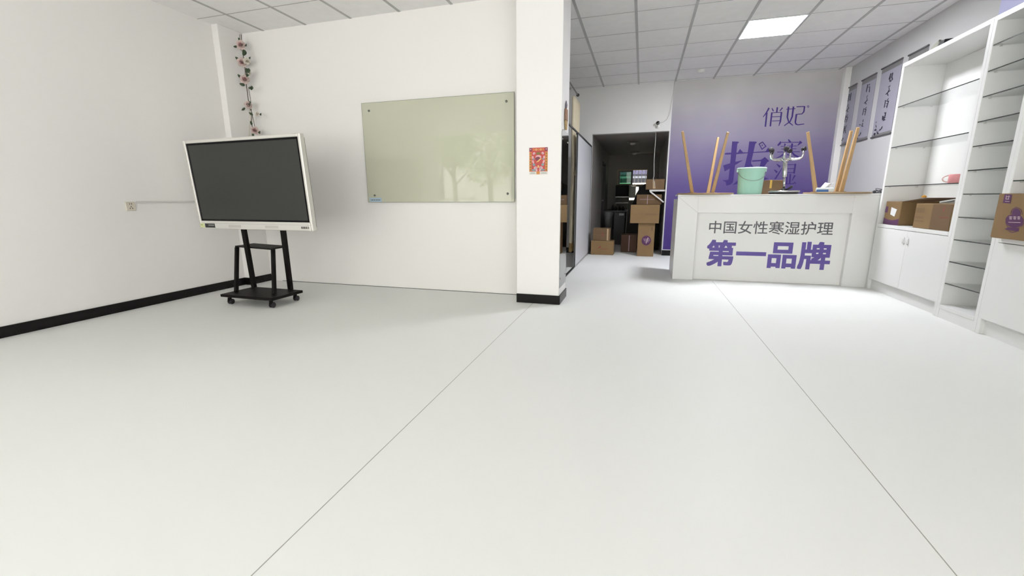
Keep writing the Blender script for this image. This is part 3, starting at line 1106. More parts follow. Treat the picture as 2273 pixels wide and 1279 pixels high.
# lavender poster high on the right wall
mb = MB()
mb.box((XR - .004, 4.30, 2.60), (XR - .001, 5.335, 2.93))
mb.mi = 1
mb.box((XR - .0046, 5.165, 2.73), (XR - .0041, 5.19, 2.78))
mb.box((XR - .0046, 5.10, 2.74), (XR - .0041, 5.15, 2.76))
tag(mb.build('lavender_poster', [mat('lavender_print', (0.52, 0.52, 0.76), 0.5, noise=.06, nscale=5), mat('lavender_ink', (0.30, 0.30, 0.48), 0.6)]), 'pale lavender poster high on the right wall above the shelf units', 'poster')

# ================================================================ SHELF CABINETS
CZ = 2.43


def panel_box(mb, a, b):
    mb.box(a, b)


def cabinet(label, y0, y1, shelves, base, doors, back_seam=False):
    t = thing('shelf_cabinet', label, 'cabinet', (XC, (y0 + y1) / 2, 0), 'white display cabinets along the right wall')
    T = .036
    xb = XR - .012
    mb = MB()
    for ya in (y0, y1 - T):
        mb.box((XC, ya, 0.0), (xb, ya + T, CZ))
    mb.box((XC, y0 + T, CZ - .04), (xb, y1 - T, CZ))
    mb.box((xb - .012, y0 + T, 0.0), (xb, y1 - T, CZ - .04))
    mb.box((XC, y0 + T, base - .035), (xb - .012, y1 - T, base))
    if doors:
        mb.box((XC + .03, y0 + T, .10), (xb - .012, y1 - T, .118))
    mb.build('carcass', white_gloss, t, bevel=.002, segs=1)
    mb = MB()
    mb.box((XC + (.03 if doors else .004), y0 + T, 0), (XC + (.045 if doors else .02), y1 - T, .10))
    mb.build('kickboard', white_gloss, t)
    if back_seam:
        mb = MB()
        mb.box((xb - .0135, y1 - T - .004, .12), (xb - .0122, y1 - T - .0004, CZ - .05))
        mb.build('back_seam', mat('joint_grey', (0.45, 0.45, 0.44), 0.6), t)
    for z in shelves:
        mb = MB()
        mb.box((XC + .006, y0 + T + .002, z - .008), (xb - .014, y1 - T - .002, z))
        s = mb.build('glass_shelf', shelf_glass, t)
        mb = MB()
        mb.box((XC + .0035, y0 + T + .002, z - .0084), (XC + .0058, y1 - T - .002, z + .0002))
        mb.build('shelf_edge', glass_edge, s)
        for yy in (y0 + T + .008, y1 - T - .008):
            for xx in (XC + .05, xb - .08):
                mb = MB()
                mb.box((xx - .006, yy - .007, z - .018), (xx + .006, yy + .007, z - .0086))
                mb.build('shelf_clip', clear_clip, s)
    if doors:
        ys = [y0 + T * .25 + (y1 - y0 - T * .5) * k / doors for k in range(doors + 1)]
        for k in range(doors):
            mb = MB()
            mb.box((XC - .001, ys[k] + .0015, .122), (XC + .018, ys[k + 1] - .0015, base - .039))
            d_ = mb.build('door', white_gloss, t, bevel=.002, segs=1)
            mb = MB()
            yy = ys[k + 1] - .035 if k % 2 == 0 else ys[k] + .035
            mb.tube([(XC - .002, yy, .580), (XC - .013, yy, .586), (XC - .013, yy, .636), (XC - .002, yy, .642)], .0065, n=8)
            mb.build('handle', mat('white_handle', (0.84, 0.84, 0.84), 0.2), d_)
    return t


cabinet('tall white shelf unit touching the counter end, two cartons and pink mug inside', 4.675, 5.955, [1.166, 1.576, 1.993], .75, 2)
cabinet('narrow white shelf unit of many empty glass shelves between the two wide ones', 4.178, 4.674, [.312 + .1905 * k for k in range(11)], .118, 0, True)
cabinet('wide white shelf unit at the right edge holding the purple printed carton', 2.90, 4.177, [1.166, 1.576, 1.993], .75, 2)

# things lying on top of the cabinets
mb = MB()
grid = []
rnd = random.Random(3)
p = Vector((2.62, 5.515, CZ))
for j in range(9):
    row = []
    th = math.pi / 2 * j / 8
    for i in range(15):
        a = 2 * math.pi * i / 14
        k = 1 + .14 * math.sin(3 * a + 1) + .08 * math.sin(5 * a)
        row.append((p.x + .05 * k * math.cos(th) * math.cos(a) + .03, p.y + .062 * k * math.cos(th) * math.sin(a), CZ + .002 + .080 * math.sin(th) * (1 + .12 * math.sin(4 * a))))
    grid.append(row)
mb.sheet(grid)
tag(mb.build('folded_cloth', mat('grey_green_cloth', (0.30, 0.30, 0.25), 0.9, noise=.15, nscale=15)), 'crumpled grey cloth lying on top of the tall shelf unit', 'cloth')
mb = MB()
mb.prism([(2.60, 5.435, CZ + .001), (2.72, 5.435, CZ + .001), (2.70, 5.435, CZ + .055), (2.61, 5.435, CZ + .05)], (0, -.08, 0))
tag(mb.build('black_case', black_plastic), 'flat black case on top of the tall shelf unit beside the grey cloth', 'case')


# ================================================================ CARTONS
def carton(label, c0, c1, m, group, rot=0.0, name='cardboard_box'):
    """axis-aligned carton (x0,y0,z0)-(x1,y1,z1), turned about its own centre"""
    c0, c1 = Vector(c0), Vector(c1)
    cx_, cy_ = (c0.x + c1.x) / 2, (c0.y + c1.y) / 2
    t = thing(name, label, 'cardboard box', (cx_, cy_, c0.z), group)
    ca, sa = math.cos(rot), math.sin(rot)

    def R(x, y, z):
        dx, dy = x - cx_, y - cy_
        return Vector((cx_ + dx * ca - dy * sa, cy_ + dx * sa + dy * ca, z))
    mb = MB()
    mb.hexa([R(x, y, z) for z in (c0.z, c1.z) for x, y in ((c0.x, c0.y), (c1.x, c0.y), (c1.x, c1.y), (c0.x, c1.y))])
    mb.build('carton', m, t, bevel=.005, segs=2)
    t['r'] = rot
    return t, R


def mark(t, name, m, fn):
    mb = MB()
    fn(mb)
    return mb.build(name, m, t, recalc=False)


def flat(mb, R, axis_pts):
    mb.poly([R(*q) for q in axis_pts])


def front_rect(R, y, xa, za, xb, zb):
    return lambda mb: mb.poly([R(xa, y, za), R(xb, y, za), R(xb, y, zb), R(xa, y, zb)])


def scribble(mb, R, y, xa, za, xb, zb, n, seed, horiz=True):
    rn = random.Random(seed)
    w_ = (xb - xa) / n
    for i in range(n):
        x = xa + i * w_
        for j in range(3):
            zz = za + (zb - za) * (j + .15) / 3
            mb.poly([R(x + w_ * .12, y, zz), R(x + w_ * rn.uniform(.6, .85), y, zz), R(x + w_ * rn.uniform(.6, .85), y, zz + (zb - za) * .14), R(x + w_ * .12, y, zz + (zb - za) * .14)])
        xx = x + w_ * rn.uniform(.3, .6)
        mb.poly([R(xx, y, za), R(xx + w_ * .14, y, za), R(xx + w_ * .14, y, zb), R(xx, y, zb)])


G1 = 'cartons in the store room doorway'
# right stack
t, R = carton('tall carton with round purple emblem standing on the doorway floor', (-.047, 8.19, .001), (.240, 8.44, .598), card_brown, G1)


def disc(mb):
    mb.poly([R(.105 + .082 * math.cos(a * math.pi / 14), 8.1885, .29 + .088 * math.sin(a * math.pi / 14)) for a in range(28)])


mark(t, 'emblem', purple_print, disc)


def disc2(mb):
    y = 8.1880
    for zz, xa, xb in ((.31, .05, .16), (.285, .06, .165), (.26, .075, .15)):
        mb.poly([R(xa, y, zz), R(xb, y, zz + .006), R(xb, y, zz + .013), R(xa, y, zz + .007)])
    mb.poly([R(.125, y, .345), R(.14, y, .345), R(.11, y, .235), R(.098, y, .235)])


mark(t, 'emblem_lines', print_pale, disc2)
mark(t, 'side_mark', print_brown, front_rect(R, 8.1885, .18, .46, .205, .53))
t, R = carton('wide carton laid across the tall emblem carton', (-.195, 8.15, .600), (.300, 8.66, .922), card_brown, G1)
mark(t, 'seam', card_edge, front_rect(R, 8.1485, -.19, .757, .295, .763))
mark(t, 'printing', print_brown, lambda mb: scribble(mb, R, 8.1483, .06, .745, .25, .775, 9, 3))
t, R = carton('dark carton third from the floor, under the bracketed one', (-.103, 8.50, .924), (.335, 8.72, 1.105), card_dark, G1)
mark(t, 'tape', print_pale, front_rect(R, 8.4985, .085, .93, .093, 1.10))
mark(t, 'printing', print_pale, lambda mb: scribble(mb, R, 8.4983, -.05, 1.01, .21, 1.026, 12, 8))
t, R = carton('taped carton resting on the white wall bracket in the doorway', (.045, 8.45, 1.192), (.365, 8.78, 1.375), card_dark, G1)
mark(t, 'tape', mat('dull_tape', (0.42, 0.30, 0.17), 0.4), lambda mb: (mb.poly([R(.17, 8.4485, 1.21), R(.215, 8.4485, 1.21), R(.20, 8.4485, 1.33), R(.16, 8.4485, 1.37)])))
# left stack
t, R = carton('carton on the doorway floor at the left, lowest of two', (-.885, 8.22, .001), (-.47, 8.50, .262), card_brown, G1)
mark(t, 'printing', print_red, lambda mb: (mb.poly([R(-.77, 8.2185, .11), R(-.70, 8.2185, .14), R(-.71, 8.2185, .18), R(-.725, 8.2185, .15)]), scribble(mb, R, 8.2185, -.70, .10, -.58, .125, 7, 2)))
t, R = carton('smaller carton on top of the left pair in the doorway', (-.855, 8.24, .264), (-.545, 8.48, .492), card_dark, G1)
mark(t, 'seam', card_edge, front_rect(R, 8.2385, -.85, .37, -.55, .376))
mark(t, 'tape', mat('dull_tape', (0.42, 0.30, 0.17), 0.4), front_rect(R, 8.2383, -.60, .268, -.575, .488))
mark(t, 'printing', print_red, lambda mb: scribble(mb, R, 8.2383, -.70, .35, -.655, .42, 2, 5))
# dim one between
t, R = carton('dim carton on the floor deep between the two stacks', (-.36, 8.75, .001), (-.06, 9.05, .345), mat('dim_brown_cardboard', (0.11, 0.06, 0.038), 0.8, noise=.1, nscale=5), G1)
mark(t, 'tape', print_pale, front_rect(R, 8.7485, -.215, .02, -.20, .33))

G2 = 'cartons on the shelf units'
# on the tall shelf unit
t, R = carton('open flapped carton with white label and purple foot, left in the tall shelf unit', (2.61, 5.59, .751), (2.93, 5.895, 1.0), card_brown, G2)
mb = MB()
seg = 12
for k in range(seg):
    a0, a1 = k / seg, (k + 1) / seg

    def hh(a):
        return .80 + .022 * (2 * a - 1) ** 2
    ya, yb_ = 5.893 - .300 * a0, 5.893 - .300 * a1
    mb.poly([(2.6085, ya, .753), (2.6085, yb_, .753), (2.6085, yb_, hh(a1)), (2.6085, ya, hh(a0))])
mb.build('purple_foot', purple_print, t, recalc=False)
mb = MB()
mb.poly([at(x, y, 0, 2.6082) for x, y in ((1976, 476), (1985, 481), (1991, 465), (1979, 460))])
mb.build('paper_label', paper_white, t, recalc=False)
mb = MB()
mb.poly([at(x, y, 0, 2.6082) for x, y in ((1964, 471), (1970, 472), (1972, 458), (1967, 459))])
mb.build('purple_mark', purple_print, t, recalc=False)
mb = MB()
mb.hexa([(2.612, 5.592, 1.0005), (2.93, 5.592, 1.0005), (2.93, 5.60, 1.0005), (2.612, 5.60, 1.0005), (2.66, 5.30, 1.035), (2.93, 5.30, 1.035), (2.93, 5.30, 1.039), (2.66, 5.30, 1.039)])
mb.build('flap', card_dark, t)
t, R = carton('carton with brown printing in front, right in the tall shelf unit', (2.588, 4.745, .751), (2.90, 5.285, .985), card_brown, G2, 0.0)
mb = MB()


def side_strokes(mb, x, yl, yr, z0, z1, n, seed):
    rn = random.Random(seed)
    w_ = (yl - yr) / n
    for i in range(n):
        y = yl - i * w_
        for j in range(3):
            zz = z0 + (z1 - z0) * (j + .1) / 3
            mb.poly([(x, y - w_ * .1, zz), (x, y - w_ * rn.uniform(.6, .9), zz), (x, y - w_ * rn.uniform(.6, .9), zz + (z1 - z0) * .15), (x, y - w_ * .1, zz + (z1 - z0) * .15)])
        yy = y - w_ * rn.uniform(.3, .6)
        mb.poly([(x, yy, z0), (x, yy - w_ * .14, z0), (x, yy - w_ * .14, z1), (x, yy, z1)])


side_strokes(mb, 2.5865, 5.27, 5.13, .90, .945, 5, 1)
side_strokes(mb, 2.5865, 5.27, 5.13, .845, .865, 9, 4)
mb.poly([(2.5865, 5.275, .815), (2.5865, 5.12, .815), (2.5865, 5.12, .822), (2.5865, 5.275, .822)])
mb.build('printing', print_brown, t, recalc=False)
mb = MB()
mb.poly([(2.5868, 5.02, .752), (2.5868, 4.75, .752), (2.5868, 4.75, .983), (2.5868, 5.02, .983)])
mb.build('end_panel', card_dark, t, recalc=False)
mb = MB()
side_strokes(mb, 2.5862, 4.90, 4.78, .86, .875, 10, 6)
mb.poly([(2.5862, 4.87, .92), (2.5862, 4.855, .92), (2.5862, 4.845, .965), (2.5862, 4.857, .965)])
mb.build('end_printing', print_red, t, recalc=False)
mb = MB()
mb.lathe((2.66, 5.33, 1.0405), [(0, 0), (.018, 0), (.020, .012), (.012, .022), (0, .024)], n=14)
tag(mb.build('yellow_cap', mat('yellow_plastic', (0.62, 0.30, 0.03), 0.35)), 'small round yellow cap lying on the open flap in the tall shelf unit', 'cap')

# the big printed carton at the right edge
x_f = 2.515
t, R = carton('large carton with purple emblem at the right edge of the photo', (x_f, 3.62, .7515), (2.86, 4.139, 1.072), card_brown, G2)


def emblem_poly(pts, x):
    return [at(px_, py_, 0, x) for px_, py_ in pts]


SB = 1073 / 193


def Z3(pts):
    return [(2080 + x / SB, 370 + y / SB) for x, y in pts]


mb = MB()
body = []
for k in range(20):
    a = math.radians(-215 + k * 250 / 19)
    body.append((958 + 112 * math.cos(a), 668 + 88 * math.sin(a)))
mb.poly(emblem_poly(Z3([(958 + 110 * math.cos(k * math.pi / 14), 670 + 84 * math.sin(k * math.pi / 14)) for k in range(28)]), x_f - .0012))
mb.poly(emblem_poly(Z3([(978 + 54 * math.cos(k * math.pi / 12), 578 + 62 * math.sin(k * math.pi / 12)) for k in range(24)]), x_f - .0014))
mb.poly(emblem_poly(Z3([(832, 772), (880, 748), (1015, 760), (1005, 800), (880, 786)]), x_f - .0016))
mb.poly(emblem_poly(Z3([(835, 340), (925, 345), (905, 455), (810, 448)]), x_f - .0012))
mb.build('emblem', purple_print, t, recalc=False)
mb = MB()
rim1 = [(905 - 5 + 0, 590), (925, 530), (975, 502), (1025, 520), (1050, 575)]
strokes(mb, [([(905, 582), (925, 530), (980, 500), (1035, 528), (1052, 590)], 7), ([(885, 600), (850, 640), (848, 700), (875, 750)], 7), ([(1040, 740), (1070, 700)], 7), ([(885, 800), (930, 815), (985, 798)], 7)], lambda q, e=0: at(2080 + q[0] / SB, 370 + q[1] / SB, 0, x_f - .0018 - e), .00004)
mb.build('emblem_outline', purple_print, t, recalc=False)
mb = MB()
for cx0 in (905, 955, 1005):
    strokes(mb, [([(cx0 - 18, 622), (cx0 + 20, 618)], 7), ([(cx0 - 14, 640), (cx0 + 18, 636)], 7), ([(cx0, 612), (cx0 - 4, 656)], 8), ([(cx0 + 16, 622), (cx0 + 12, 656)], 7)], lambda q, e=0: at(2080 + q[0] / SB, 370 + q[1] / SB, 0, x_f - .0022 - e), .00004)
strokes(mb, [([(880, 686), (1030, 690)], 8), ([(850, 370), (900, 372)], 8), ([(856, 355), (850, 405)], 8), ([(888, 355), (880, 405)], 8), ([(845, 400), (890, 402)], 8), ([(838, 428), (895, 432)], 6)], lambda q, e=0: at(2080 + q[0] / SB, 370 + q[1] / SB, 0, x_f - .0022 - e), .00004)
mb.build('emblem_lettering', print_pale, t, recalc=False)

# pink mug
mq = at(2121, 397, 0, 2.66)
mug = thing('pink_mug', 'pink mug on the lowest glass shelf of the tall unit', 'mug', (2.66, mq.y, 1.166))
m_pink = mat('pink_ceramic', (0.78, 0.33, 0.34), 0.3)
mb = MB()
mb.lathe((2.66, mq.y, 1.1665), [(0, 0), (.043, 0), (.049, .006), (.047, .072), (.045, .078), (.041, .078), (.043, .012), (0, .008)], n=28)
mb.build('mug_body', m_pink, mug)
mb = MB()
hd = Vector((-.75, .66, 0)).normalized()
mb.tube([Vector((2.66, mq.y, 1.1665 + .040 + .029 * math.cos(a * math.pi / 10))) + hd * (.046 + .040 * math.sin(a * math.pi / 10)) for a in range(11)], .0055, n=8)
mb.build('handle', mat('pale_pink_ceramic', (0.80, 0.58, 0.56), 0.3), mug)

# ================================================================ GLASS WRITING BOARD
gb = thing('glass_whiteboard', 'large pale green glass writing board on the white wall', 'whiteboard', (-2.2, YB, 1.02))
bx0, bx1, bz0, bz1 = -3.092, -1.304, 1.018, 2.106
m_board = mat('back_painted_green_glass', (0.55, 0.555, 0.44), 0.02, spec=0.45)
mb = MB()
mb.box((bx0, YB - .026, bz0), (bx1, YB - .018, bz1))
mb.build('glass_panel', m_board, gb, bevel=.0015, segs=1)
mb = MB()
e_ = .003
for a, b in (((bx0 - e_, bz0), (bx0 - .0002, bz1)), ((bx1 + .0002, bz0), (bx1 + e_, bz1)), ((bx0 - e_, bz1 + .0002), (bx1 + e_, bz1 + e_)), ((bx0 - e_, bz0 - e_), (bx1 + e_, bz0 - .0002))):
    mb.box((a[0], YB - .025, a[1]), (b[0], YB - .019, b[1]))
mb.build('glass_edge', mat('grey_green_edge', (0.20, 0.22, 0.17), 0.3), gb)
for (px, py) in ((819, 246), (1124, 225), (832, 434), (1127, 430)):
    q = at(px, py, 1, YB - .026)
    mb = MB()
    mb.lathe((q.x, YB - .026, q.z), [(0, -.0245), (.010, -.0245), (.012, 0), (.012, .006), (.009, .010), (0, .010)], n=20, axis=(0, -1, 0))
    mb.build('standoff', mat('grey_standoff', (0.16, 0.16, 0.15), 0.3, metal=.6), gb)
q0, q1 = at(821, 449, 1, YB - .026), at(847, 440, 1, YB - .026)
mb = MB()
mb.box((q0.x, YB - .0275, q0.z + .004), (q1.x, YB - .0262, q1.z + .004))
mb.mi = 1
for k in range(9):
    xk = q0.x + .018 + k * (q1.x - q0.x - .03) / 9
    mb.box((xk, YB - .0281, q0.z + .018), (xk + .006 + .003 * (k % 2), YB - .0276, q0.z + .032))
mb.build('maker_sticker', [mat('pale_blue_sticker', (0.42, 0.55, 0.66), 0.5), grey_text], gb)

# ================================================================ INTERACTIVE SCREEN ON STAND
tvc = Vector((-3.698, 3.40, 1.196))
ya, ti, TW, TH = -.051, .059, 1.496, .875
U = Vector((math.cos(ya), math.sin(ya), 0))
N = Vector((math.sin(ya), -math.cos(ya), 0))
Wv = (Vector((0, 0, 1)) * math.cos(ti) + N * math.sin(ti)).normalized()
Nf = U.cross(Wv).normalized()     # faces into the room
if Nf.y > 0:
    Nf = -Nf
tv = thing('display_screen', 'large silver framed touch screen on a black wheeled stand', 'screen', (-3.72, 3.47, 0))


def tvp(u, w, d=0.0):
    return tvc + U * u + Wv * w + Nf * d


def tvbox(mb, u0, u1, w0, w1, d0, d1):
    mb.obox(tvp((u0 + u1) / 2, (w0 + w1) / 2, (d0 + d1) / 2), U * (u1 - u0) / 2, Wv * (w1 - w0) / 2, Nf * (d1 - d0) / 2)


hw, hh_ = TW / 2, TH / 2
bot, side, topb = .082, .030, .030
mb = MB()
tvbox(mb, -hw, -hw + side, -hh_, hh_, -.055, 0)
tvbox(mb, hw - side, hw, -hh_, hh_, -.055, 0)
tvbox(mb, -hw + side, hw - side, hh_ - topb, hh_, -.055, 0)
tvbox(mb, -hw + side, hw - side, -hh_, -hh_ + bot, -.055, 0)
mb.build('bezel', silver, tv, bevel=.008, segs=3)
mb = MB()
tvbox(mb, -hw + side + .001, hw - side - .001, -hh_ + bot + .001, hh_ - topb - .001, -.05, -.012)
mb.build('screen_border', mat('black_screen_border', (0.005, 0.004, 0.005), 0.35, spec=0.1), tv)
mb = MB()
tvbox(mb, -hw + side + .022, hw - side - .022, -hh_ + bot + .016, hh_ - topb - .018, -.0118, -.0105)
mb.build('screen_glass', mat('matte_screen_glass', (0.024, 0.025, 0.023), 0.35, spec=.5), tv)
mb = MB()
tvbox(mb, -hw + .03, hw - .03, -hh_ + .03, hh_ - .03, -.085, -.0555)
mb.build('rear_housing', mat('dark_rear_housing', (0.03, 0.03, 0.03), 0.5), tv)
mb = MB()
tvbox(mb, -hw + .004, hw - .004, -hh_ + .0555, -hh_ + .0585, .0, .0012)
mb.build('chin_line', mat('joint_grey', (0.45, 0.45, 0.44), 0.6), tv)
mb = MB()
tvbox(mb, -hw + .085, -hw + .225, -hh_ + .012, -hh_ + .054, .0002, .002)
mb.mi = 1
for k in range(8):
    u0 = -hw + .135 + k * .0105
    tvbox(mb, u0, u0 + .007, -hh_ + .032, -hh_ + .043, .0021, .0026)
mb.build('badge', [black_plastic, mat('badge_grey', (0.35, 0.35, 0.34), 0.5)], tv)
mb = MB()
tvbox(mb, -hw + .016, -hw + .075, -hh_ + .012, -hh_ + .056, .0002, .0014)
mb.mi = 1
tvbox(mb, -hw + .024, -hw + .05, -hh_ + .036, -hh_ + .044, .0015, .0018)
mb.build('energy_sticker', [mat('yellow_green_sticker', (0.62, 0.66, 0.34), 0.5), mat('olive_print', (0.22, 0.28, 0.05), 0.5)], tv)
for u0 in (-.33, .16):
    mb = MB()
    tvbox(mb, u0, u0 + .17, -hh_ + .018, -hh_ + .045, .0002, .0008)
    mb.build('speaker_grille', mat('grey_grille', (0.52, 0.50, 0.47), 0.6), tv)
mb = MB()
for u0, w_ in ((hw - .135, .018), (hw - .112, .026), (hw - .08, .018), (hw - .052, .010)):
    tvbox(mb, u0, u0 + w_, -hh_ + .022, -hh_ + .042, .0002, .002)
mb.build('port_cluster', mat('dark_ports', (0.10, 0.09, 0.085), 0.4), tv)
# stand
pz = .085
yaw = -.02
bu = Vector((math.cos(yaw), math.sin(yaw), 0))
bv = Vector((-math.sin(yaw), math.cos(yaw), 0))
bc = Vector((-3.742, 3.478, 0))
mb = MB()
mb.obox(bc + Vector((0, 0, pz + .012)), bu * .335, bv * .20, Vector((0, 0, .014)))
mb.build('base_platform', black_metal, tv, bevel=.004)
for su, sv in ((-1, -1), (1, -1), (1, 1), (-1, 1)):
    c = bc + bu * (su * .27) + bv * (sv * .155)
    mb = MB()
    mb.lathe(c + Vector((0, 0, .055)), [(0, 0), (.018, 0), (.018, .0155), (0, .0155)], n=14)
    mb.box(c + Vector((-.012, -.016, .030)), c + Vector((.012, .016, .055)))
    lg = mb.build('caster_mount', black_metal, tv)
    mb = MB()
    for s in (-1, 1):
        mb.lathe(c + Vector((s * .015 - .005, .012, .028)), [(0, 0), (.024, 0), (.028, .003), (.028, .008), (.024, .011), (0, .011)], n=18, axis=(1, 0, 0))
    mb.build('caster', rubber, lg)
# rear posts, front posts, shelf
rpl0, rpr0 = at(564, 637, 2, .112), at(645, 642, 2, .112)
rpl1, rpr1 = at(541, 508, 1, 3.53), at(628, 508, 1, 3.505)
for a, b in ((rpl0, rpl1), (rpr0, rpr1)):
    mb = MB()
    mb.bar(a, b, .0235, .017, up=(0, 1, 0))
    mb.build('rear_post', black_metal, tv, bevel=.002)
sz = .565
fpl0, fpr0 = at(524.5, 648, 2, .112), at(609, 653, 2, .112)
fpl1, fpr1 = at(526, 549, 2, sz - .012), at(606, 552, 2, sz - .012)
for a, b in ((fpl0, fpl1), (fpr0, fpr1)):
    mb = MB()
    mb.bar(a, Vector((b.x, b.y, sz - .012)), .016, .016, up=(0, 1, 0))
    mb.build('front_post', black_metal, tv, bevel=.002)
s0, s1, s2 = at(521, 545.6, 2, sz), at(600, 552, 2, sz), at(640, 545.6, 2, sz)
s3 = s0 + (s2 - s1)
mb = MB()
mb.prism([s0, s1, s2, s3], (0, 0, -.014))
mb.build('shelf', black_metal, tv, bevel=.002)

# ================================================================ SOCKET AND CONDUIT
q = at(288.5, 458, 0, XL)
so = thing('wall_socket', 'beige wall socket on the left wall beside the cable duct', 'socket', (XL, q.y, q.z))
mb = MB()
mb.box((XL + .0005, q.y - .042, q.z - .042), (XL + .014, q.y + .042, q.z + .042))
mb.build('face_plate', mat('beige_plastic', (0.68, 0.62, 0.52), 0.4), so, bevel=.004)
mb = MB()
for dy, dz, sl in ((-.009, .022, 0), (.009, .022, 0), (0, -.004, 0), (-.011, -.020, .5), (.011, -.020, -.5)):
    mb.bar((XL + .0145, q.y + dy - sl * .005, q.z + dz - .006), (XL + .0145, q.y + dy + sl * .005, q.z + dz + .006), .0022, .0012, up=(1, 0, 0))
mb.build('socket_slots', black_plastic, so)
mb = MB()
mb.box((XL + .0005, 3.105, 1.026), (XL + .014, 4.19, 1.044))
tag(mb.build('cable_duct', mat('grey_white_duct', (0.66, 0.65, 0.63), 0.5), bevel=.003), 'long thin white cable duct running from the socket towards the screen', 'cable duct')

# ================================================================ NEW YEAR CARD AND CHARM ON THE PILLAR
q0, q1 = at(1175, 388, 1, PY0), at(1216, 327, 1, PY0)
nx0, nx1, nz0, nz1 = q0.x, q1.x, q0.z, q1.z
nw, nh = nx1 - nx0, nz1 - nz0
C8 = [mat('card_red', (0.50, 0.06, 0.05), 0.5, noise=.3, nscale=60), mat('card_orange', (0.62, 0.23, 0.05), 0.5), mat('card_olive', (0.20, 0.14, 0.03), 0.5), mat('card_pink', (0.72, 0.38, 0.42), 0.5), mat('card_gold', (0.75, 0.45, 0.15), 0.5), mat('card_wine', (0.18, 0.03, 0.06), 0.5), mat('card_teal', (0.22, 0.30, 0.32), 0.5), mat('card_cream', (0.72, 0.68, 0.62), 0.5)]
mb = MB()
mb.box((nx0, PY0 - .003, nz0), (nx1, PY0 - .0005, nz1))
lay = [0]


def cb_(i, pts):
    lay[0] += 1
    mb.mi = i
    mb.poly([(nx0 + nw * u, PY0 - .0032 - .00004 * lay[0], nz0 + nh * v) for u, v in pts])


def ell(i, cu, cv, ru, rv, n=14, rot=0):
    cb_(i, [(cu + ru * math.cos(2 * math.pi * k / n) * math.cos(rot) - rv * math.sin(2 * math.pi * k / n) * math.sin(rot) * nh / nw, cv + ru * math.cos(2 * math.pi * k / n) * math.sin(rot) * nw / nh + rv * math.sin(2 * math.pi * k / n) * math.cos(rot)) for k in range(n)])


def rc(i, u0, v0, u1, v1):
    cb_(i, [(u0, v0), (u1, v0), (u1, v1), (u0, v1)])


rc(7, 0, 0, 1, .115)
rc(6, .04, .035, .34, .05)
rc(6, .66, .035, .96, .05)
rc(6, .08, .065, .32, .078)
rc(6, .66, .065, .93, .078)
for u0, u1 in ((0.0, .125), (.865, 1.0)):
    rc(1, u0, .13, u1, .84)
    for k in range(7):
        cv = .18 + k * .1
        cu = (u0 + u1) / 2
        cb_(2, [(cu - .045, cv), (cu, cv - .036), (cu + .045, cv), (cu, cv + .036)])
for u0, u1 in ((0, .15), (.85, 1.0)):
    rc(5, u0, .87, u1, 1.0)
    ell(3, (u0 + u1) / 2, .94, .035, .02)
for k in range(5):
    ell(4 if k % 2 else 1, .25 + .125 * k, .93, .055, .045)
    rc(0, .235 + .125 * k, .90, .262 + .125 * k, .96)
for s in (-1, 1):
    ell(3, .5 + s * .24, .79, .075, .045, rot=-s * .5)
    ell(6, .5 + s * .24, .78, .03, .02)
    ell(3, .5 + s * .31, .64, .05, .06)
    ell(6, .5 + s * .26, .58, .05, .035)
    ell(3, .5 + s * .29, .48, .05, .07, rot=-s * .4)
    ell(6, .5 + s * .24, .37, .08, .05, rot=s * .5)
    ell(3, .5 + s * .15, .25, .10, .055)
    ell(6, .5 + s * .13, .245, .04, .03)
    ell(6, .5 + s * .24, .17, .12, .04)
    ell(3, .5 + s * .09, .16, .05, .05)
ell(2, .5, .785, .13, .05)
ell(3, .5, .65, .16, .075)
ell(5, .47, .59, .14, .075)
cb_(4, [(.38, .46), (.60, .60), (.68, .60), (.66, .57), (.46, .45)])
ell(0, .5, .43, .12, .04)
ell(4, .5, .30, .05, .05)
rc(1, .40, .01, .58, .125)
mb.build('new_year_card', C8, recalc=False)
card = bpy.data.objects['new_year_card']
tag(card, 'small red and gold printed paper card stuck on the white pillar', 'card')

q0, q1 = at(1254, 223, 0, PX1), at(1253.5, 283, 0, PX1)
cy_ = 4.37
ch = thing('hanging_charm', 'brown and gold charm hanging on the side of the pillar', 'charm', (PX1, cy_, q0.z))
mb = MB()
mb.tube([(PX1 + .010, cy_, q0.z), (PX1 + .010, cy_ + .003, q0.z - .04), (PX1 + .010, cy_, q0.z - .075)], [.004, .012, .008], n=8)
mb.build('cord', mat('grey_violet_cord', (0.18, 0.16, 0.20), 0.7), ch)
zz = q0.z - .075
mb = MB()
for z0_, z1_, a, b, m_ in ((zz - .0, zz - .105, .045, .052, 0), (zz - .107, zz - .19, .05, .012, 1)):
    mb.mi = m_
    mb.hexa([(PX1 + .004, cy_ - b, z1_), (PX1 + .022, cy_ - b, z1_), (PX1 + .022, cy_ + b, z1_), (PX1 + .004, cy_ + b, z1_), (PX1 + .004, cy_ - a, z0_), (PX1 + .022, cy_ - a, z0_), (PX1 + .022, cy_ + a, z0_), (PX1 + .004, cy_ + a, z0_)])
mb.build('pendant', [mat('brown_charm', (0.30, 0.17, 0.11), 0.6, noise=.4, nscale=50), mat('gold_charm', (0.42, 0.29, 0.13), 0.5, noise=.4, nscale=50)], ch, bevel=.004)

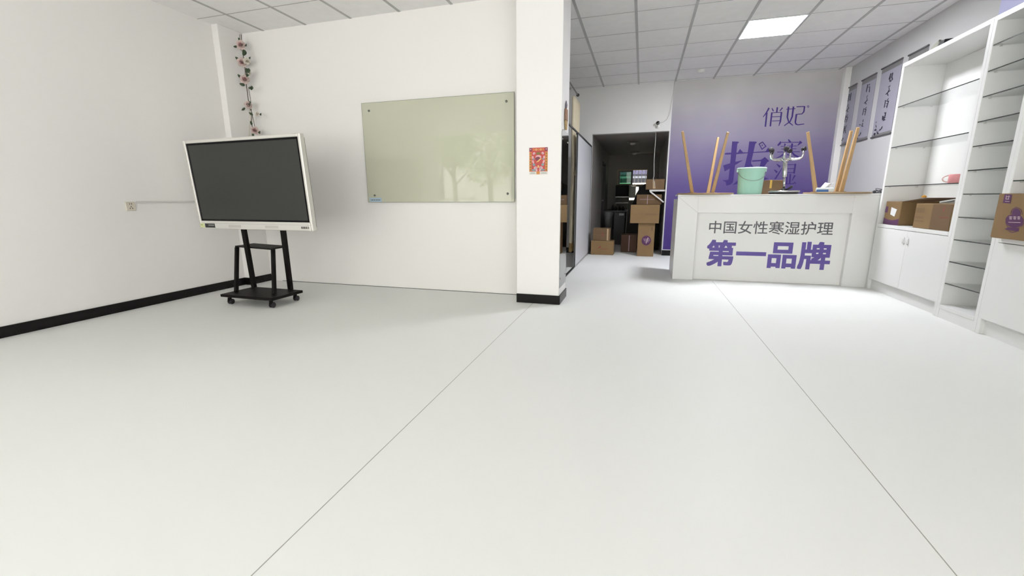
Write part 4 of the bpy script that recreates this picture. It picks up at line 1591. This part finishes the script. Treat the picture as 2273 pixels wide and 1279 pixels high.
# mirror on the pillar's right face
mi_ = thing('wall_mirror', 'tall frameless mirror fixed to the right side of the white pillar', 'mirror', (PX1, 4.4, .17))
mz0, mz1, my0, my1 = .165, 1.69, 4.212, 4.592
mb = MB()
prof = []
rr = .05
for (cy0, cz0, a0) in ((my0 + rr, mz0 + rr, 180), (my1 - rr, mz0 + rr, 270), (my1 - rr, mz1 - rr, 0), (my0 + rr, mz1 - rr, 90)):
    r_ = rr if cz0 > 1 else .002
    cy1 = cy0 if cz0 > 1 else (my0 + r_ if cy0 < 4.4 else my1 - r_)
    cz1 = cz0 if cz0 > 1 else mz0 + r_
    for k in range(7):
        a = math.radians(a0 + 15 * k)
        prof.append((PX1 + .0005, cy1 + r_ * math.cos(a), cz1 + r_ * math.sin(a)))
mb.prism(prof, (.003, 0, 0))
mb.bm.normal_update()
for f_ in mb.bm.faces:
    f_.material_index = 0 if abs(f_.normal.x) > .9 else 1
mb.build('mirror_glass', [mirror, mat('mirror_edge', (0.25, 0.28, 0.27), 0.4)], mi_)
for yy, zz in ((my0 + .03, .26), (my1 - .05, .26), (my0 + .03, 1.60), (my1 - .05, 1.60)):
    mb = MB()
    mb.lathe((PX1 + .0036, yy, zz), [(0, 0), (.009, 0), (.007, .005), (0, .006)], n=12, axis=(1, 0, 0))
    mb.build('mirror_clip', steel, mi_)

# ================================================================ CURTAIN AND ROD behind the glass partition
mb = MB()
xr_ = XP - .05
mb.tube([(xr_, 4.62, 2.535), (xr_, 6.80, 2.535)], .009, n=10)
mb.mi = 1
mb.lathe((xr_, 6.80, 2.535), [(0, 0), (.02, 0), (.024, .015), (.018, .035), (0, .04)], n=14, axis=(0, 1, 0))
tag(mb.build('curtain_rod', [mat('grey_rod', (0.20, 0.19, 0.18), 0.4, metal=.5), black_plastic]), 'thin curtain rod with black end knob high beside the pillar', 'curtain rod')
cu_ = thing('curtain', 'cream curtain bunched in the passage behind the mirrored pillar', 'curtain', (XP - .12, 7.0, .33))
mb = MB()
grid = []
for j in range(24):
    z = 2.50 - j * (2.50 - .36) / 23
    row = []
    pinch = 1 - .35 * math.exp(-((z - 1.45) / .25) ** 2)
    for i in range(41):
        u = i / 40
        row.append((XP - .10 + .028 * math.sin(u * 2 * math.pi * 6 + .4 * math.sin(z * 2)), 7.0 + (u - .5) * .62 * pinch, z))
    grid.append(row)
mb.sheet(grid)
mb.build('cloth', mat('cream_cloth', (0.62, 0.55, 0.40), 0.9, noise=.08, nscale=5), cu_, solid=.002)
mb = MB()
grid = []
for j in range(4):
    z = .36 - .003 - j * .045
    grid.append([(XP - .10 + .028 * math.sin(i / 40 * 2 * math.pi * 6 + .4 * math.sin(.36 * 2)), 7.0 + (i / 40 - .5) * .62, z) for i in range(41)])
mb.sheet(grid)
mb.build('hem', mat('gold_brown_hem', (0.33, 0.22, 0.09), 0.8, noise=.3, nscale=25), cu_, solid=.002)
mb = MB()
mb.tube([(XP - .06 + .0, 7.0 + .21 * math.cos(a * math.pi / 8), 1.45 - .05 * math.sin(a * math.pi / 8)) for a in range(9)], [.02, .03, .035, .04, .045, .04, .035, .03, .02], n=8)
mb.build('tie_back', mat('tan_tie', (0.45, 0.36, 0.22), 0.8, noise=.3, nscale=30), cu_)

# ================================================================ ROSE GARLAND in the corner
gar = thing('rose_garland', 'artificial pink rose garland hanging in the corner behind the screen', 'garland', (-4.6, 4.40, ZC))
m_vine = mat('brown_vine', (0.10, 0.075, 0.06), 0.8)
m_petal = mat('pale_pink_petal', (0.62, 0.49, 0.45), 0.7)
m_petal2 = mat('deep_pink_petal', (0.52, 0.31, 0.30), 0.7)
m_cream = mat('cream_petal', (0.68, 0.63, 0.54), 0.7)
m_leaf = mat('dark_green_leaf', (0.045, 0.07, 0.035), 0.7)
SG = 758 / 160


def gp(x, y, d=4.43):
    return at(480 + x / SG, 50 + y / SG, 1, d)


mb = MB()
mb.tube([gp(262, 125), gp(265, 200), gp(280, 320), gp(300, 450), gp(310, 600), gp(330, 760), gp(345, 870), gp(375, 950), gp(372, 1060), gp(385, 1150)], .0042, n=6)
mb.tube([gp(245, 125), gp(248, 200), gp(262, 300)], .003, n=6)
mb.tube([gp(340, 680), gp(365, 840), gp(370, 940), gp(395, 1040), gp(405, 1110)], .003, n=6)
mb.tube([gp(315, 660), gp(335, 800), gp(350, 900)], .003, n=6)
mb.build('vine', m_vine, gar)
mb = MB()
mb.tube([gp(352, 905), gp(355, 1000), gp(350, 1100), gp(342, 1230)], .006, n=8)
mb.build('white_cord', mat('off_white_cord', (0.62, 0.58, 0.50), 0.7), gar)
rnd = random.Random(11)


def rose(c, R_, look, m_out, m_in):
    c = Vector(c)
    look = Vector(look).normalized()
    u = look.orthogonal().normalized()
    w_ = look.cross(u)
    mb = MB()
    for ring, (n, rad, h, opn) in enumerate(((5, 1.0, .25, .9), (5, .75, .45, .55), (4, .48, .6, .25), (3, .26, .68, .05))):
        mb.mi = 0 if ring < 2 else 1
        for k in range(n):
            a0 = 2 * math.pi * (k + .5 * (ring % 2)) / n + rnd.uniform(-.1, .1)
            grid = []
            for j in range(4):
                v = j / 3
                row = []
                for i in range(5):
                    s = (i / 4 - .5) * 2
                    a = a0 + s * math.pi / n * 1.25 * (1 - .35 * v * v)
                    r = R_ * rad * (.25 + .75 * v * (opn + (1 - opn) * (1 - .3 * v))) * (1 - .12 * s * s * v)
                    hgt = R_ * (h * v * (1.4 - v * .5 * opn) + .06 * math.cos(s * 2) - .25)
                    row.append(c + (u * math.cos(a) + w_ * math.sin(a)) * r + look * hgt)
                grid.append(row)
            mb.sheet(grid)
    return mb.build('rose', [m_out, m_in], gar, solid=.0012, recalc=False)


def leaf(c, d, ln, wd):
    c, d = Vector(c), Vector(d).normalized()
    s = d.cross(Vector((0.2, -1, 0.1))).normalized()
    n = s.cross(d).normalized()
    mb = MB()
    grid = []
    for j in range(7):
        v = j / 6
        half = wd * math.sin(math.pi * min(1, v * .92 + .06)) ** .8
        grid.append([c + d * (ln * v) + s * (half * e2) + n * (-abs(e2) * half * .35 + .15 * ln * v * v) for e2 in (-1, 0, 1)])
    mb.sheet(grid)
    return mb.build('leaf', m_leaf, gar, solid=.001, recalc=False)


fwd = Vector((.5, -.8, -.15))
for (x, y, r_, mo, mi2) in ((258, 235, .056, m_petal, m_petal2), (270, 418, .056, m_petal, m_petal2), (322, 405, .040, m_cream, m_cream), (300, 598, .056, m_petal, m_petal2), (348, 535, .026, m_cream, m_cream), (338, 868, .050, m_petal, m_petal), (430, 962, .030, m_cream, m_cream), (405, 1135, .052, m_petal, m_petal2)):
    rose(gp(x, y, 4.39), r_, fwd + Vector((rnd.uniform(-.3, .3), 0, rnd.uniform(-.3, .3))), mo, mi2)
for (x, y, dx, dz, ln) in ((250, 205, .0, .8, .045), (222, 250, -1, -.1, .045), (300, 240, 1, 0, .05), (285, 285, .3, -1, .085), (298, 290, .1, -1, .075), (340, 370, 1, -.2, .05), (238, 400, -.6, .8, .05), (310, 480, .5, -.8, .08), (335, 480, .3, -.9, .07), (325, 510, .2, -1, .08), (262, 585, -.5, .7, .05), (300, 660, -1, .3, .06), (340, 690, 1, .1, .055), (355, 690, .6, -.2, .05), (370, 665, .2, -1, .06), (330, 830, .8, -.6, .07), (300, 895, -.6, -.6, .05), (385, 975, -.6, .5, .05), (455, 965, 1, -.1, .05), (370, 1080, .2, 1, .05), (440, 1155, 1, -.1, .06), (375, 1165, .6, -.8, .06)):
    leaf(gp(x, y, 4.395), (dx, -.25, dz), ln, ln * .30)

# ================================================================ STORE ROOM CONTENTS
# white wall bracket
br = thing('wall_bracket', 'white triangular wall bracket holding up a taped carton', 'bracket', (AX1, 8.7, 1.18))
for yy in (8.475, 8.745):
    mb = MB()
    mb.box((.115, yy - .012, 1.160), (AX1 - .001, yy + .012, 1.190))
    mb.build('arm', mat('white_steel', (0.75, 0.74, 0.73), 0.4), br)
for yy in (8.475, 8.745):
    mb = MB()
    mb.bar((.125, yy, 1.160), (AX1 - .012, yy, .965), .011, .011, up=(0, 1, 0))
    mb.build('brace', mat('white_steel', (0.75, 0.74, 0.73), 0.4), br)
mb = MB()
pa, pb = at(1456, 296, 1, 8.5), at(1451, 401, 1, 8.44)
mb.tube([(pa.x, 8.55, AZ - .002), (pa.x, 8.50, AZ - .1), (pa.x - .005, 8.46, 1.7), (pb.x, 8.44, 1.42), (pb.x - .01, 8.438, 1.39), (pb.x + .03, 8.439, 1.25)], .0055, n=8)
tag(mb.build('hanging_cable', mat('white_cable', (0.55, 0.54, 0.52), 0.5)), 'white cable hanging from the store room ceiling onto the taped carton', 'cable')
# ceiling downlights, off
for k, (x, y, r_) in enumerate(((-.257, 9.85, .11), (-.262, 12.0, .13))):
    dl = thing('ceiling_light', ('unlit round ceiling light nearer the doorway' if k == 0 else 'unlit round ceiling light deeper in the store room'), 'ceiling light', (x, y, AZ), 'unlit store room lights')
    mb = MB()
    mb.lathe((x, y, AZ - .0005), [(0, 0), (r_, 0), (r_, -.012), (r_ * .85, -.018), (0, -.018)], n=28)
    mb.build('mounting_plate', mat('dull_grey_metal', (0.16, 0.15, 0.14), 0.5), dl)
    mb = MB()
    mb.lathe((x, y, AZ - .0190), [(r_ * .5, 0), (r_ * .52, -.02), (r_ * .35, -.04), (0, -.048)], n=24)
    mb.build('bulb_cover', mat('frosted_cover', (0.55, 0.53, 0.50), 0.25), dl)
# black covered thing leaning by the right wall
mb = MB()
prof = [(.13, 1.345), (.02, 1.315), (-.06, 1.25), (-.13, 1.13), (-.17, 1.0), (-.215, .88), (-.24, .70), (-.255, .45), (-.27, .20), (-.275, .012)]
grid = []
for j, (xl, z) in enumerate(prof):
    row = []
    for i in range(19):
        th = math.pi * i / 18
        x = AX1 - .03 - (AX1 - .03 - xl) * math.sin(th) ** .7
        y = 9.45 - .22 * math.cos(th)
        fold = .012 * math.sin(i * 2.1) * (j / 9)
        row.append((x - fold, y, z))
    grid.append(row)
mb.sheet(grid)
bot_ = [(AX1 - .03, 9.45 - .22 + .44 * i / 18, 1.352) for i in range(19)]
mb.sheet([bot_, grid[0]])
tag(mb.build('black_cover', mat('black_cloth', (0.010, 0.009, 0.009), 0.9), solid=.004), 'tall black cloth cover draped behind the carton stack', 'cover')
# fridge-like dark cabinet
fg = thing('dark_cabinet', 'dark narrow cabinet standing in the dim store room', 'cabinet', (-.47, 10.4, 0))
mb = MB()
mb.box((-.60, 10.2, 0), (-.36, 10.7, .72))
mb.build('body', mat('dark_cabinet_paint', (0.022, 0.020, 0.019), 0.5), fg, bevel=.006)
mb = MB()
mb.box((-.49, 10.196, .655), (-.385, 10.2, .70))
mb.build('label_plate', mat('grey_plate', (0.45, 0.44, 0.43), 0.5), fg)
# kitchen bench with black oven, steel tray, bottles, white bin
kb = thing('kitchen_bench', 'dark bench along the end of the store room', 'bench', (-.6, 11.9, 0))
mb = MB()
mb.box((XP + .003, 11.62, .68), (-.38, 12.58, .72))
mb.build('bench_top', mat('grey_bench_top', (0.10, 0.10, 0.095), 0.3), kb)
mb = MB()
mb.box((XP + .003, 11.66, .0), (-.38, 12.58, .679))
mb.build('bench_body', mat('dark_bench_body', (0.03, 0.028, 0.026), 0.6), kb)
ov = thing('black_microwave', 'black microwave oven raised under the store room window', 'microwave', (-.53, 12.3, 1.03))
mb = MB()
mb.box((-.70, 12.14, 1.075), (-.36, 12.50, 1.372))
mb.build('casing', mat('black_casing', (0.010, 0.010, 0.011), 0.7, spec=0.15), ov, bevel=.006)
mb = MB()
mb.box((-.685, 12.134, 1.10), (-.44, 12.1395, 1.35))
mb.build('oven_door', mat('black_glass', (0.008, 0.008, 0.009), 0.5, spec=0.15), ov)
rk = thing('steel_rack', 'small steel rack under the black microwave', 'rack', (-.53, 12.3, .721))
for z_, t_ in ((1.055, .019), (.90, .012)):
    mb = MB()
    mb.box((-.705, 12.13, z_), (-.355, 12.52, z_ + t_))
    mb.build('rack_shelf', steel, rk)
for xx in (-.70, -.36):
    for yy in (12.135, 12.515):
        mb = MB()
        mb.tube([(xx, yy, .7205), (xx, yy, 1.055)], .008, n=8)
        mb.build('leg', steel, rk)
for k, (x, y, h, r_) in enumerate(((-.74, 11.80, .15, .03), (-.66, 11.78, .11, .035), (-.56, 11.82, .13, .03), (-.47, 11.78, .10, .04))):
    mb = MB()
    mb.lathe((x, y, .7205), [(0, 0), (r_, 0), (r_, h * .6), (r_ * .4, h * .8), (r_ * .4, h), (0, h)], n=16)
    tag(mb.build('bottle', mat('dark_bottle', (0.03, 0.028, 0.025), 0.3)), ['dark bottle at the wall end of the store room bench', 'squat dark bottle second along the store room bench', 'dark bottle third along the store room bench', 'wide dark jar at the open end of the store room bench'][k], 'bottle', 'bottles on the store room bench')
mb = MB()
mb.lathe((-.77, 10.9, .002), [(0, 0), (.09, 0), (.115, .36), (.125, .42), (.12, .42), (.105, .36), (.08, .01), (0, .01)], n=28)
# stands on a low stool so that its rim shows beside the dark cabinet
wb = mb.build('waste_bin', mat('pale_bin', (0.22, 0.225, 0.22), 0.5))
tag(wb, 'pale round bin on a low crate beside the dark cabinet', 'bin')
wb.location.z = .30
mb = MB()
mb.box((-.90, 10.76, .001), (-.63, 11.04, .30))
tag(mb.build('storage_crate', mat('dark_crate', (0.03, 0.03, 0.03), 0.6), bevel=.004), 'low dark crate under the pale bin in the store room', 'crate')
mb = MB()
grid = [[(-.36 + .17 * i / 14, YS - .012 - .01 * math.sin(i * 1.6), 1.36 - j * .08) for i in range(15)] for j in range(5)]
mb.sheet(grid)
tag(mb.build('white_curtain', mat('thin_white_cloth', (0.8, 0.78, 0.70), 0.9), solid=.0015), 'short white curtain hanging below the store room window', 'curtain')
